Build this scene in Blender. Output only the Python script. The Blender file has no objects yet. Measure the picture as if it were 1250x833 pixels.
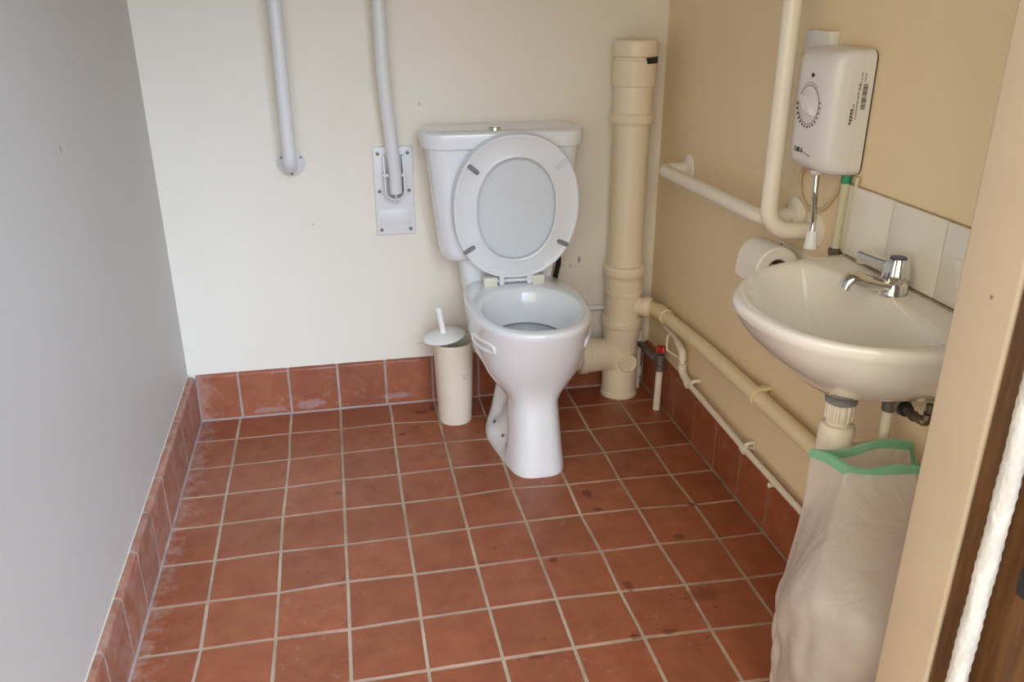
import bpy, bmesh, math, random
from mathutils import Vector, Matrix
random.seed(7)
PI = math.pi
sc = bpy.context.scene
COL = sc.collection

# ------------------------------------------------------------------ camera
cam_d = bpy.data.cameras.new('camera')
cam_d.sensor_width = 36.0
cam_d.lens = 1038.2 * 36.0 / 1250.0
cam_d.clip_start = 0.02
cam = bpy.data.objects.new('camera', cam_d)
COL.objects.link(cam)
cam.location = (0.3674, -2.4567, 1.2981)
cam.rotation_euler = (1.177, 0.001, -0.202)
sc.camera = cam

# ------------------------------------------------------------------ world, lights, exposure
w = bpy.data.worlds.new('sky')
sc.world = w
w.use_nodes = True
wn = w.node_tree.nodes['Background']
# cloudy sky: a broad bright bank of cloud high behind the camera, duller warm light elsewhere
def sky_nodes(cloud, warm_fill, base, base_col, ground, ground_col):
    N = w.node_tree.nodes; L = w.node_tree.links
    tc = N.new('ShaderNodeTexCoord')
    def lobe(direction, power, bright, bright_col):
        dt = N.new('ShaderNodeVectorMath'); dt.operation = 'DOT_PRODUCT'
        L.new(tc.outputs['Generated'], dt.inputs[0]); dt.inputs[1].default_value = Vector(direction).normalized()
        mxm = N.new('ShaderNodeMath'); mxm.operation = 'MAXIMUM'; L.new(dt.outputs['Value'], mxm.inputs[0]); mxm.inputs[1].default_value = 0
        pw = N.new('ShaderNodeMath'); pw.operation = 'POWER'; L.new(mxm.outputs['Value'], pw.inputs[0]); pw.inputs[1].default_value = power
        lob = N.new('ShaderNodeVectorMath'); lob.operation = 'SCALE'; lob.inputs[0].default_value = [c*bright for c in bright_col]
        L.new(pw.outputs['Value'], lob.inputs['Scale'])
        return lob
    lo1 = lobe(*cloud); lo2 = lobe(*warm_fill)  # second lobe is an added warm fill that brightens the right wall
    lob = N.new('ShaderNodeVectorMath'); lob.operation = 'ADD'
    L.new(lo1.outputs['Vector'], lob.inputs[0]); L.new(lo2.outputs['Vector'], lob.inputs[1])
    sx = N.new('ShaderNodeSeparateXYZ'); L.new(tc.outputs['Generated'], sx.inputs[0])
    mr = N.new('ShaderNodeMapRange'); mr.inputs['From Min'].default_value = -0.05; mr.inputs['From Max'].default_value = 0.12
    L.new(sx.outputs['Z'], mr.inputs['Value'])
    mx = N.new('ShaderNodeMix'); mx.data_type = 'RGBA'
    mx.inputs['A'].default_value = (*[c*ground for c in ground_col], 1); mx.inputs['B'].default_value = (*[c*base for c in base_col], 1)
    L.new(mr.outputs['Result'], mx.inputs['Factor'])
    ad = N.new('ShaderNodeVectorMath'); ad.operation = 'ADD'
    L.new(mx.outputs['Result'], ad.inputs[0]); L.new(lob.outputs['Vector'], ad.inputs[1])
    L.new(ad.outputs['Vector'], wn.inputs['Color'])
sky_nodes(((0.31, -0.80, 0.50), 11, 10.6, (0.71, 0.93, 1.25)), ((-0.62, -0.75, 0.22), 6, 2.4, (1.0, 0.86, 0.62)), 1.5, (1.0, 0.91, 0.76), 0.75, (1.0, 0.88, 0.72))
wn.inputs['Strength'].default_value = 1.0

def area(name, loc, rot, sx, sy, power, color):
    d = bpy.data.lights.new(name, 'AREA')
    d.shape = 'RECTANGLE'; d.size = sx; d.size_y = sy
    d.energy = power; d.color = color
    o = bpy.data.objects.new(name, d); COL.objects.link(o)
    o.location = loc; o.rotation_euler = rot
    return o
sc.view_settings.view_transform = 'Standard'
sc.view_settings.look = 'None'
sc.view_settings.gamma = 1.0
sc.view_settings.exposure = 0.0
sc.view_settings.use_curve_mapping = False

# ------------------------------------------------------------------ materials
def srgb(r, g, b):
    f = lambda c: (c/255/12.92) if c/255 <= 0.04045 else ((c/255+0.055)/1.055)**2.4
    return (f(r), f(g), f(b))

def mat(name, col, rough=0.5, metal=0.0, vary=0.0, scale=8.0, bump=0.0, bscale=60.0, spots=None,
        coat=0.0, trans=0.0, col2=None, attr=None, stretch=None, spec=0.5):
    m = bpy.data.materials.new(name); m.use_nodes = True
    nt = m.node_tree; N = nt.nodes; L = nt.links
    b = N['Principled BSDF']
    b.inputs['Base Color'].default_value = (*col, 1)
    b.inputs['Roughness'].default_value = rough
    b.inputs['Metallic'].default_value = metal
    b.inputs['Coat Weight'].default_value = coat
    b.inputs['Coat Roughness'].default_value = 0.03
    b.inputs['Specular IOR Level'].default_value = spec
    geo = N.new('ShaderNodeNewGeometry')
    pos = geo.outputs['Position']
    if stretch:
        mp = N.new('ShaderNodeMapping'); mp.inputs['Scale'].default_value = stretch
        L.new(pos, mp.inputs['Vector']); pos = mp.outputs['Vector']
    cur = None
    if vary > 0 or col2:
        nz = N.new('ShaderNodeTexNoise'); nz.inputs['Scale'].default_value = scale
        nz.inputs['Detail'].default_value = 6; nz.inputs['Roughness'].default_value = 0.62
        L.new(pos, nz.inputs['Vector'])
        rmp = N.new('ShaderNodeMapRange'); rmp.inputs['From Min'].default_value = 0.32
        rmp.inputs['From Max'].default_value = 0.68
        L.new(nz.outputs['Fac'], rmp.inputs['Value'])
        mx = N.new('ShaderNodeMix'); mx.data_type = 'RGBA'
        c2 = col2 if col2 else tuple(c*(1-vary) for c in col)
        mx.inputs['A'].default_value = (*col, 1); mx.inputs['B'].default_value = (*c2, 1)
        L.new(rmp.outputs['Result'], mx.inputs['Factor'])
        cur = mx.outputs['Result']
    if attr:
        at = N.new('ShaderNodeAttribute'); at.attribute_name = attr
        mx = N.new('ShaderNodeMix'); mx.data_type = 'RGBA'; mx.blend_type = 'MULTIPLY'
        mx.inputs['Factor'].default_value = 1
        if cur: L.new(cur, mx.inputs['A'])
        else: mx.inputs['A'].default_value = (*col, 1)
        L.new(at.outputs['Color'], mx.inputs['B'])
        cur = mx.outputs['Result']
    if spots:      # list of (position, radii xyz, colour, strength): stains with a shape of their own
        for (p, rad, sc_, st) in spots:
            mp = N.new('ShaderNodeMapping'); mp.vector_type = 'TEXTURE'
            mp.inputs['Location'].default_value = p; mp.inputs['Scale'].default_value = rad
            L.new(geo.outputs['Position'], mp.inputs['Vector'])
            nz = N.new('ShaderNodeTexNoise'); nz.inputs['Scale'].default_value = 55
            L.new(geo.outputs['Position'], nz.inputs['Vector'])
            ln = N.new('ShaderNodeVectorMath'); ln.operation = 'LENGTH'
            L.new(mp.outputs['Vector'], ln.inputs[0])
            ad = N.new('ShaderNodeMath'); ad.operation = 'MULTIPLY_ADD'
            L.new(nz.outputs['Fac'], ad.inputs[0]); ad.inputs[1].default_value = 1.4
            L.new(ln.outputs['Value'], ad.inputs[2])
            mr = N.new('ShaderNodeMapRange'); mr.inputs['From Min'].default_value = 1.35
            mr.inputs['From Max'].default_value = 1.75
            mr.inputs['To Min'].default_value = st; mr.inputs['To Max'].default_value = 0
            L.new(ad.outputs['Value'], mr.inputs['Value'])
            mx = N.new('ShaderNodeMix'); mx.data_type = 'RGBA'
            if cur: L.new(cur, mx.inputs['A'])
            else: mx.inputs['A'].default_value = (*col, 1)
            mx.inputs['B'].default_value = (*sc_, 1)
            L.new(mr.outputs['Result'], mx.inputs['Factor'])
            cur = mx.outputs['Result']
    if cur: L.new(cur, b.inputs['Base Color'])
    if bump > 0:
        nb = N.new('ShaderNodeTexNoise'); nb.inputs['Scale'].default_value = bscale
        nb.inputs['Detail'].default_value = 4
        L.new(pos, nb.inputs['Vector'])
        bp = N.new('ShaderNodeBump'); bp.inputs['Strength'].default_value = bump
        bp.inputs['Distance'].default_value = 0.004
        L.new(nb.outputs['Fac'], bp.inputs['Height']); L.new(bp.outputs['Normal'], b.inputs['Normal'])
    return m

PAINT = (0.76, 0.70, 0.58)
DK = (0.05, 0.045, 0.04)
M = {}
M['wall_left'] = mat('cream paint with lighting mixed in', (0.60, 0.585, 0.555), 0.55, vary=0.05, scale=2.5, bump=0.12, bscale=45,  # same cream paint, greyed to carry the shade of grazing light
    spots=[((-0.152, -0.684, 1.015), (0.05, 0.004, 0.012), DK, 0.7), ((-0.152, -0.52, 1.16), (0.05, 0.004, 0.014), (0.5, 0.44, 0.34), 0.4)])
M['wall_back'] = mat('off white paint with lighting mixed in', (0.82, 0.76, 0.645), 0.5, vary=0.04, scale=3, bump=0.12, bscale=45,  # same cream paint, whitened toward the cool light from the door
    spots=[((1.129, 0.155, 0.462), (0.006, 0.05, 0.013), DK, 0.6), ((1.098, 0.155, 0.445), (0.005, 0.05, 0.008), (0.35, 0.3, 0.24), 0.5),
           ((0.62, 0.155, 0.98), (0.005, 0.05, 0.005), (0.4, 0.36, 0.3), 0.5), ((0.28, 0.155, 0.63), (0.005, 0.05, 0.005), (0.45, 0.4, 0.34), 0.5),
           ((0.60, 0.155, 0.21), (0.03, 0.05, 0.002), (0.4, 0.36, 0.3), 0.5)])
M['wall_right'] = mat('yellow cream paint with lighting mixed in', (0.83, 0.67, 0.43), 0.5, vary=0.05, scale=3, bump=0.12, bscale=45,  # same cream paint, yellowed for the warm light on this side
    spots=[((1.388, -1.0, 0.62), (0.05, 0.004, 0.004), DK, 0.6), ((1.388, -0.80, 0.47), (0.05, 0.004, 0.003), DK, 0.6)])
M['ceiling'] = mat('ceiling paint', (0.66, 0.60, 0.50), 0.7, vary=0.03)
M['ceramic'] = mat('white glazed ceramic', (0.80, 0.815, 0.835), 0.12, vary=0.02, scale=4, coat=0.5)
M['basin_ceramic'] = mat('off white glazed ceramic', (0.80, 0.76, 0.69), 0.10, vary=0.03, scale=5, coat=0.6)
M['seat'] = mat('white seat plastic', (0.76, 0.78, 0.81), 0.22, vary=0.02)
M['lid_in'] = mat('white lid plastic', (0.68, 0.715, 0.75), 0.25, vary=0.02)
M['hinge'] = mat('ivory hinge plastic', (0.75, 0.73, 0.62), 0.3, vary=0.04)
M['grey'] = mat('grey buffer rubber', (0.22, 0.22, 0.23), 0.6, vary=0.1)
M['rail'] = mat('white coated rail', (0.76, 0.75, 0.74), 0.28, vary=0.02, coat=0.2)
M['rail_r'] = mat('cream white coated rail', (0.82, 0.75, 0.63), 0.3, vary=0.03, coat=0.2)
M['pipe'] = mat('cream painted plastic pipe', (0.82, 0.70, 0.52), 0.32, vary=0.06, scale=7)
M['waste'] = mat('pale yellow painted pipe', (0.82, 0.69, 0.44), 0.4, vary=0.06, scale=9, bump=0.05)
M['thin'] = mat('cream white painted pipe', (0.78, 0.69, 0.57), 0.4, vary=0.08, scale=14, bump=0.1)
M['chrome'] = mat('chrome', (0.75, 0.74, 0.71), 0.09, metal=1.0, vary=0.03)
M['brass'] = mat('tarnished brass', (0.20, 0.15, 0.10), 0.4, metal=0.7, vary=0.3, scale=40)
M['gun'] = mat('dull grey metal', (0.22, 0.20, 0.18), 0.45, metal=0.6, vary=0.3, scale=60, bump=0.2)
M['black'] = mat('black rubber', (0.015, 0.015, 0.015), 0.5, vary=0.2)
M['red'] = mat('red valve handle', (0.45, 0.015, 0.015), 0.35, vary=0.2, scale=30)
M['blue'] = mat('dark blue cap', (0.012, 0.012, 0.07), 0.3, vary=0.1)
M['heater'] = mat('white heater plastic', (0.72, 0.70, 0.69), 0.32, vary=0.02)
M['print'] = mat('dark print', (0.06, 0.05, 0.045), 0.6, vary=0.1)
M['dot'] = mat('maroon print', (0.07, 0.02, 0.025), 0.6, vary=0.1)
M['sticker'] = mat('clear label', (0.62, 0.58, 0.52), 0.4, vary=0.05)
M['roll'] = mat('tissue paper', (0.82, 0.77, 0.70), 0.9, vary=0.04, scale=20, bump=0.25, bscale=120)
M['core'] = mat('cardboard core', (0.30, 0.22, 0.15), 0.9, vary=0.1)
M['beaker'] = mat('ivory brush holder plastic', (0.84, 0.76, 0.61), 0.35, vary=0.03)
M['brush'] = mat('white brush plastic', (0.84, 0.82, 0.77), 0.35, vary=0.03)
M['bristle'] = mat('white bristles', (0.7, 0.68, 0.62), 0.8, vary=0.2, scale=90)
M['tile'] = mat('white glazed tile', (0.80, 0.75, 0.67), 0.12, vary=0.04, scale=6, coat=0.3)
M['grout_w'] = mat('dirty white grout', (0.45, 0.37, 0.27), 0.9, vary=0.3, scale=30)
M['jamb'] = mat('beige painted timber', (0.66, 0.53, 0.38), 0.42, vary=0.06, scale=9, bump=0.05, bscale=30,
    spots=[((1.10, -1.655, 0.965), (0.05, 0.0035, 0.0035), (0.12, 0.10, 0.08), 0.7), ((1.10, -1.66, 1.14), (0.05, 0.004, 0.004), (0.3, 0.24, 0.18), 0.7)])
M['wood'] = mat('brown stained timber', (0.20, 0.095, 0.03), 0.45, col2=(0.085, 0.036, 0.012), scale=10, bump=0.25, bscale=18, stretch=(7, 7, 0.7))
M['rope'] = mat('white rope fibre', (0.80, 0.77, 0.72), 0.9, vary=0.30, scale=55, bump=0.6, bscale=160, stretch=(1, 1, 0.35))
M['concrete'] = mat('grey concrete', (0.36, 0.35, 0.33), 0.9, vary=0.2, scale=6)
M['brick'] = mat('outer render', (0.5, 0.47, 0.42), 0.9, vary=0.15)
DAMP = (0.11, 0.022, 0.009)
sp = [((0.572, 0.065, 0), (0.0324, 0.0158, 0.05), DAMP, 0.85), ((0.615, 0.085, 0), (0.0158, 0.0130, 0.05), DAMP, 0.8),
      ((0.5, -0.075, 0), (0.0130, 0.0086, 0.05), DAMP, 0.8), ((0.55, -0.04, 0), (0.0144, 0.0086, 0.05), DAMP, 0.6),
      ((0.975, -0.52, 0), (0.0130, 0.0252, 0.05), DAMP, 0.8), ((0.98, -0.6, 0), (0.0144, 0.0101, 0.05), DAMP, 0.8),
      ((0.812, -0.79, 0), (0.0144, 0.0115, 0.05), DAMP, 0.8), ((1.15, -0.76, 0), (0.0144, 0.0130, 0.05), DAMP, 0.7),
      ((1.115, -0.985, 0), (0.0432, 0.0252, 0.05), DAMP, 0.5), ((0.92, -1.085, 0), (0.0130, 0.0101, 0.05), DAMP, 0.7),
      ((1, -1.085, 0), (0.0216, 0.0086, 0.05), DAMP, 0.7), ((0.7, -1.1, 0), (0.0252, 0.0072, 0.05), DAMP, 0.6),
      ((0.3, -0.38, 0), (0.0115, 0.0101, 0.05), DAMP, 0.5), ((0.52, -1.15, 0), (0.0180, 0.0144, 0.05), DAMP, 0.6),
      ((1.24, -0.63, 0), (0.0144, 0.0115, 0.05), DAMP, 0.7), ((0.96, -0.92, 0), (0.0115, 0.0216, 0.05), DAMP, 0.6)]
GSP = sp[4:12]+sp[14:]
M['grout'] = mat('pale grout', (0.54, 0.43, 0.31), 0.9, col2=(0.30, 0.20, 0.13), scale=4.5, bump=0.3, spots=GSP)  # floor joints
M['grout_shaded'] = mat('shaded brown grout', (0.26, 0.18, 0.125), 0.9, vary=0.45, scale=14, bump=0.3)  # darker copy of the skirting grout, shade of the right side in its colour
M['paint_line'] = mat('cream paint edge', (0.72, 0.64, 0.50), 0.6, vary=0.15, scale=30)
M['grout_skirt'] = mat('mauve grey grout', (0.44, 0.33, 0.29), 0.9, vary=0.35, scale=14, bump=0.3)
M['water'] = mat('water in the bowl', (0.42, 0.46, 0.48), 0.03, vary=0.03)
M['green'] = mat('green tape', (0.03, 0.30, 0.14), 0.4, vary=0.2)
M['greenpipe'] = mat('pale green cream painted pipe', (0.60, 0.56, 0.40), 0.4, vary=0.12, scale=20)
M['cable'] = mat('cream cable', (0.62, 0.52, 0.36), 0.45, vary=0.05)
M['nozzle'] = mat('white nozzle plastic', (0.78, 0.79, 0.79), 0.3, vary=0.03)

# quarry tiles: clay, dusty pale bloom at edges by noise, and dark damp spots
SKL_ = -0.128
def quarry(name, spots, bloom):
    m = mat(name, (0.335, 0.102, 0.044), 0.42, col2=(0.255, 0.068, 0.029), scale=16, attr='tone', bump=0.10, bscale=90, spots=spots)
    nt = m.node_tree; N = nt.nodes; L = nt.links; b = N['Principled BSDF']
    # variable gloss: worn patches
    geo = N.new('ShaderNodeNewGeometry')
    nz = N.new('ShaderNodeTexNoise'); nz.inputs['Scale'].default_value = 5; nz.inputs['Detail'].default_value = 5
    L.new(geo.outputs['Position'], nz.inputs['Vector'])
    mr = N.new('ShaderNodeMapRange'); mr.inputs['From Min'].default_value = 0.3; mr.inputs['From Max'].default_value = 0.7
    mr.inputs['To Min'].default_value = 0.30; mr.inputs['To Max'].default_value = 0.55
    L.new(nz.outputs['Fac'], mr.inputs['Value']); L.new(mr.outputs['Result'], b.inputs['Roughness'])
    # lime bloom: pale dust flecks
    n2 = N.new('ShaderNodeTexNoise'); n2.inputs['Scale'].default_value = 26; n2.inputs['Detail'].default_value = 8
    n2.inputs['Roughness'].default_value = 0.75
    L.new(geo.outputs['Position'], n2.inputs['Vector'])
    at = N.new('ShaderNodeAttribute'); at.attribute_name = 'bloom'
    ad = N.new('ShaderNodeMath'); ad.operation = 'ADD'
    L.new(n2.outputs['Fac'], ad.inputs[0])
    ms = N.new('ShaderNodeMath'); ms.operation = 'MULTIPLY'; ms.inputs[1].default_value = 0.35
    L.new(at.outputs['Fac'], ms.inputs[0]); L.new(ms.outputs['Value'], ad.inputs[1])
    # dust that has gathered along the foot of the left skirting
    sp_ = N.new('ShaderNodeSeparateXYZ'); L.new(geo.outputs['Position'], sp_.inputs[0])
    md = N.new('ShaderNodeMapRange'); md.inputs['From Min'].default_value = SKL_; md.inputs['From Max'].default_value = SKL_+0.085
    md.inputs['To Min'].default_value = 0.24; md.inputs['To Max'].default_value = 0.0
    L.new(sp_.outputs['X'], md.inputs['Value'])
    ad2 = N.new('ShaderNodeMath'); ad2.operation = 'ADD'; L.new(ad.outputs['Value'], ad2.inputs[0]); L.new(md.outputs['Result'], ad2.inputs[1]); ad = ad2
    m2 = N.new('ShaderNodeMapRange'); m2.inputs['From Min'].default_value = 0.64; m2.inputs['From Max'].default_value = 0.95
    m2.inputs['To Min'].default_value = 0; m2.inputs['To Max'].default_value = bloom
    L.new(ad.outputs['Value'], m2.inputs['Value'])
    n3 = N.new('ShaderNodeTexNoise'); n3.inputs['Scale'].default_value = 48; n3.inputs['Detail'].default_value = 3
    L.new(geo.outputs['Position'], n3.inputs['Vector'])
    n4 = N.new('ShaderNodeTexNoise'); n4.inputs['Scale'].default_value = 3.5
    L.new(geo.outputs['Position'], n4.inputs['Vector'])
    a4 = N.new('ShaderNodeMath'); a4.operation = 'MULTIPLY_ADD'; a4.inputs[1].default_value = 0.5
    L.new(n4.outputs['Fac'], a4.inputs[0]); L.new(n3.outputs['Fac'], a4.inputs[2])
    m4 = N.new('ShaderNodeMapRange'); m4.inputs['From Min'].default_value = 0.955; m4.inputs['From Max'].default_value = 1.03
    m4.inputs['To Max'].default_value = 0.55
    L.new(a4.outputs['Value'], m4.inputs['Value'])
    x4 = N.new('ShaderNodeMix'); x4.data_type = 'RGBA'; x4.inputs['B'].default_value = (0.13, 0.03, 0.012, 1)
    L.new(b.inputs['Base Color'].links[0].from_socket, x4.inputs['A']); L.new(m4.outputs['Result'], x4.inputs['Factor'])
    L.new(x4.outputs['Result'], b.inputs['Base Color'])
    mx = N.new('ShaderNodeMix'); mx.data_type = 'RGBA'
    src = b.inputs['Base Color'].links[0].from_socket
    L.new(src, mx.inputs['A']); mx.inputs['B'].default_value = (0.50, 0.34, 0.28, 1)
    L.new(m2.outputs['Result'], mx.inputs['Factor']); L.new(mx.outputs['Result'], b.inputs['Base Color'])
    return m
M['quarry'] = quarry('red quarry tile', sp, 0.75)
M['quarry_skirt'] = quarry('red quarry skirting tile', [((0.50, 0.142, 0.03), (0.06, 0.05, 0.012), (0.42, 0.27, 0.25), 0.5), ((0.22, 0.142, 0.03), (0.05, 0.05, 0.02), (0.42, 0.27, 0.25), 0.55),
      ((0.09, 0.142, 0.02), (0.06, 0.05, 0.012), (0.42, 0.27, 0.25), 0.5)], 0.55)

# translucent plastic bag
def bagmat(name, col, tr, alpha):
    m = bpy.data.materials.new(name); m.use_nodes = True
    N = m.node_tree.nodes; L = m.node_tree.links
    out = N['Material Output']; b = N['Principled BSDF']
    b.inputs['Base Color'].default_value = (*col, 1); b.inputs['Roughness'].default_value = 0.33
    geo = N.new('ShaderNodeNewGeometry')
    nz = N.new('ShaderNodeTexNoise'); nz.inputs['Scale'].default_value = 12; nz.inputs['Detail'].default_value = 4.5
    nz.inputs['Distortion'].default_value = 0.8
    L.new(geo.outputs['Position'], nz.inputs['Vector'])
    bp = N.new('ShaderNodeBump'); bp.inputs['Strength'].default_value = 0.5; bp.inputs['Distance'].default_value = 0.02
    L.new(nz.outputs['Fac'], bp.inputs['Height']); L.new(bp.outputs['Normal'], b.inputs['Normal'])
    t = N.new('ShaderNodeBsdfTranslucent'); t.inputs['Color'].default_value = (*col, 1)
    L.new(bp.outputs['Normal'], t.inputs['Normal'])
    tp = N.new('ShaderNodeBsdfTransparent')
    m1 = N.new('ShaderNodeMixShader'); m1.inputs[0].default_value = tr
    L.new(b.outputs[0], m1.inputs[1]); L.new(t.outputs[0], m1.inputs[2])
    m2 = N.new('ShaderNodeMixShader'); m2.inputs[0].default_value = alpha
    L.new(m1.outputs[0], m2.inputs[1]); L.new(tp.outputs[0], m2.inputs[2])
    L.new(m2.outputs[0], out.inputs['Surface'])
    return m
M['bag'] = bagmat('milky plastic film', (0.82, 0.74, 0.68), 0.45, 0.22)
M['hem'] = bagmat('green plastic film', (0.30, 0.64, 0.42), 0.40, 0.12)

# ------------------------------------------------------------------ mesh helpers
class MB:
    def __init__(s): s.v = []; s.f = []; s.mi = []; s.cur = 0; s.tone = {}
    def add(s, vs, fs):
        o = len(s.v); s.v += [tuple(v) for v in vs]
        for f in fs: s.f.append(tuple(i+o for i in f)); s.mi.append(s.cur)
        return o
    def loft(s, rings, cap0=True, cap1=True, closed=True):
        n = len(rings[0]); vs = [p for r in rings for p in r]; fs = []
        for a in range(len(rings)-1):
            for i in range(n if closed else n-1):
                j = (i+1) % n
                fs.append((a*n+i, a*n+j, (a+1)*n+j, (a+1)*n+i))
        if cap0: fs.append(tuple(range(n))[::-1])
        if cap1: fs.append(tuple((len(rings)-1)*n+i for i in range(n)))
        s.add(vs, fs); return s
    def lathe(s, prof, c=(0, 0, 0), axis=(0, 0, 1), n=32, cap0=True, cap1=True):
        a = Vector(axis).normalized(); q = Vector((0, 0, 1)).rotation_difference(a); c = Vector(c)
        rings = [[c + q @ Vector((r*math.cos(2*PI*i/n), r*math.sin(2*PI*i/n), h)) for i in range(n)] for (r, h) in prof]
        return s.loft(rings, cap0, cap1)
    def tube(s, pts, r, fil=0.03, n=16, caps=True, seg=7, radii=None):
        P = [Vector(p) for p in pts]; path = [P[0]]
        for i in range(1, len(P)-1):
            a, b, c = P[i-1], P[i], P[i+1]
            u = (a-b); v = (c-b); ang = u.angle(v)
            if ang > PI-0.02: path.append(b); continue
            d = min(fil/math.tan(ang/2), u.length*0.49, v.length*0.49)
            p0 = b+u.normalized()*d; p1 = b+v.normalized()*d
            rr = d*math.tan(ang/2); bis = (u.normalized()+v.normalized()).normalized()
            cen = b+bis*(rr/math.sin(ang/2))
            e0 = p0-cen; e1 = p1-cen; tot = e0.angle(e1); ax = e0.cross(e1).normalized()
            for k in range(seg+1):
                path.append(cen+Matrix.Rotation(tot*k/seg, 3, ax) @ e0)
        path.append(P[-1])
        t = (path[1]-path[0]).normalized(); nrm = t.orthogonal().normalized(); rings = []
        for i, p in enumerate(path):
            if i == 0: tt = (path[1]-path[0])
            elif i == len(path)-1: tt = path[-1]-path[-2]
            else: tt = (path[i+1]-path[i]).normalized()+(path[i]-path[i-1]).normalized()
            tt.normalize(); q = t.rotation_difference(tt); nrm = q @ nrm; t = tt
            bn = t.cross(nrm); R = r if radii is None else radii(i/(len(path)-1))*r
            rings.append([p+R*(math.cos(2*PI*k/n)*nrm+math.sin(2*PI*k/n)*bn) for k in range(n)])
        return s.loft(rings, caps, caps)
    def box(s, lo, hi, bev=0.0, seg=2):
        if bev <= 0:
            x0, y0, z0 = lo; x1, y1, z1 = hi
            vs = [(x, y, z) for z in (z0, z1) for (x, y) in ((x0, y0), (x1, y0), (x1, y1), (x0, y1))]
            s.add(vs, [(3, 2, 1, 0), (4, 5, 6, 7), (0, 1, 5, 4), (1, 2, 6, 5), (2, 3, 7, 6), (3, 0, 4, 7)]); return s
        b = bmesh.new(); bmesh.ops.create_cube(b, size=1)
        for v in b.verts: v.co = Vector([lo[k]+(v.co[k]+0.5)*(hi[k]-lo[k]) for k in range(3)])
        bmesh.ops.bevel(b, geom=list(b.edges), offset=bev, segments=seg, profile=0.5, affect='EDGES')
        b.verts.ensure_lookup_table()
        s.add([v.co.copy() for v in b.verts], [[v.index for v in f.verts] for f in b.faces]); b.free(); return s
    def xform(s, Mx, start=0):
        for i in range(start, len(s.v)): s.v[i] = tuple(Mx @ Vector(s.v[i]))
    def sphere(s, c, r, n=16, sc_=(1, 1, 1)):
        rings = []
        for j in range(1, n//2):
            th = PI*j/(n//2)
            rings.append([(c[0]+r*sc_[0]*math.sin(th)*math.cos(2*PI*i/n), c[1]+r*sc_[1]*math.sin(th)*math.sin(2*PI*i/n), c[2]-r*sc_[2]*math.cos(th)) for i in range(n)])
        return s.loft(rings)
    def build(s, name, mats, parent=None, origin=None, ang=38, smooth=True):
        if not isinstance(mats, (list, tuple)): mats = [mats]
        off = Vector((0, 0, 0)); p = parent
        while p is not None: off += p.location; p = p.parent
        o_loc = Vector((0, 0, 0))
        if parent is None and origin is not None: o_loc = Vector(origin); off = o_loc
        me = bpy.data.meshes.new(name)
        me.from_pydata([tuple(Vector(v)-off) for v in s.v], [], s.f)
        for m in mats: me.materials.append(m)
        if len(mats) > 1: me.polygons.foreach_set('material_index', s.mi)
        b = bmesh.new(); b.from_mesh(me)
        bmesh.ops.recalc_face_normals(b, faces=list(b.faces))
        if smooth:
            for f in b.faces: f.smooth = True
            for e in b.edges:
                if len(e.link_faces) == 2 and e.calc_face_angle(0) > math.radians(ang): e.smooth = False
        b.to_mesh(me); b.free()
        o = bpy.data.objects.new(name, me); COL.objects.link(o); o.location = o_loc
        if parent is not None: o.parent = parent
        return o

def thing(name, label, cat, loc=(0, 0, 0), group=None):
    o = bpy.data.objects.new(name, None); o.empty_display_size = 0.05
    COL.objects.link(o); o.location = loc
    o['label'] = label; o['category'] = cat
    if group: o['group'] = group
    return o
def tag(o, label, cat, group=None):
    o['label'] = label; o['category'] = cat
    if group: o['group'] = group
    return o
def struct(o): o['kind'] = 'structure'; return o

def rrect(cx, cy, hx, hy, r, z, k=6):
    pts = []
    for (sx, sy, a0) in ((1, 1, 0), (-1, 1, PI/2), (-1, -1, PI), (1, -1, 1.5*PI)):
        for i in range(k+1):
            a = a0+(PI/2)*i/k
            pts.append((cx+sx*(hx-r)+r*math.cos(a), cy+sy*(hy-r)+r*math.sin(a), z))
    return pts
def sgnpow(v, p): return math.copysign(abs(v)**p, v)

# ------------------------------------------------------------------ the room shell
XL, XR, YB, YF, ZC = -0.152, 1.388, 0.155, -1.60, 2.35
SKL, SKR, SKB = -0.128, 1.370, 0.142
P_ = 0.156
wl = MB()
def xl(y): return -0.151+0.006*(YB-y)
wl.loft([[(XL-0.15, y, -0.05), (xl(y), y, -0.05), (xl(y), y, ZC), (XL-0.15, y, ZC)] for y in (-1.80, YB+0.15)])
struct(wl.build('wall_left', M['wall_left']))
struct(MB().box((XL, YB, -0.05), (XR, YB+0.15, ZC)).build('wall_back', M['wall_back']))
struct(MB().box((XR, -1.80, -0.05), (XR+0.15, YB+0.15, ZC)).build('wall_right', M['wall_right']))
struct(MB().box((XL-0.15, -1.80, ZC), (XR+0.15, YB+0.15, ZC+0.1)).build('ceiling', M['ceiling']))
DL, DR, DT = -0.139, 1.13, 2.08
fw = MB(); fw.box((DR, -1.80, -0.05), (XR, YF, ZC)); fw.box((DL, -1.80, DT), (DR, YF, ZC))
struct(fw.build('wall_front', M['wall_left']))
struct(MB().box((-6, -9, -0.12), (7, -1.80, -0.055)).build('floor_outside', M['concrete']))

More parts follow.
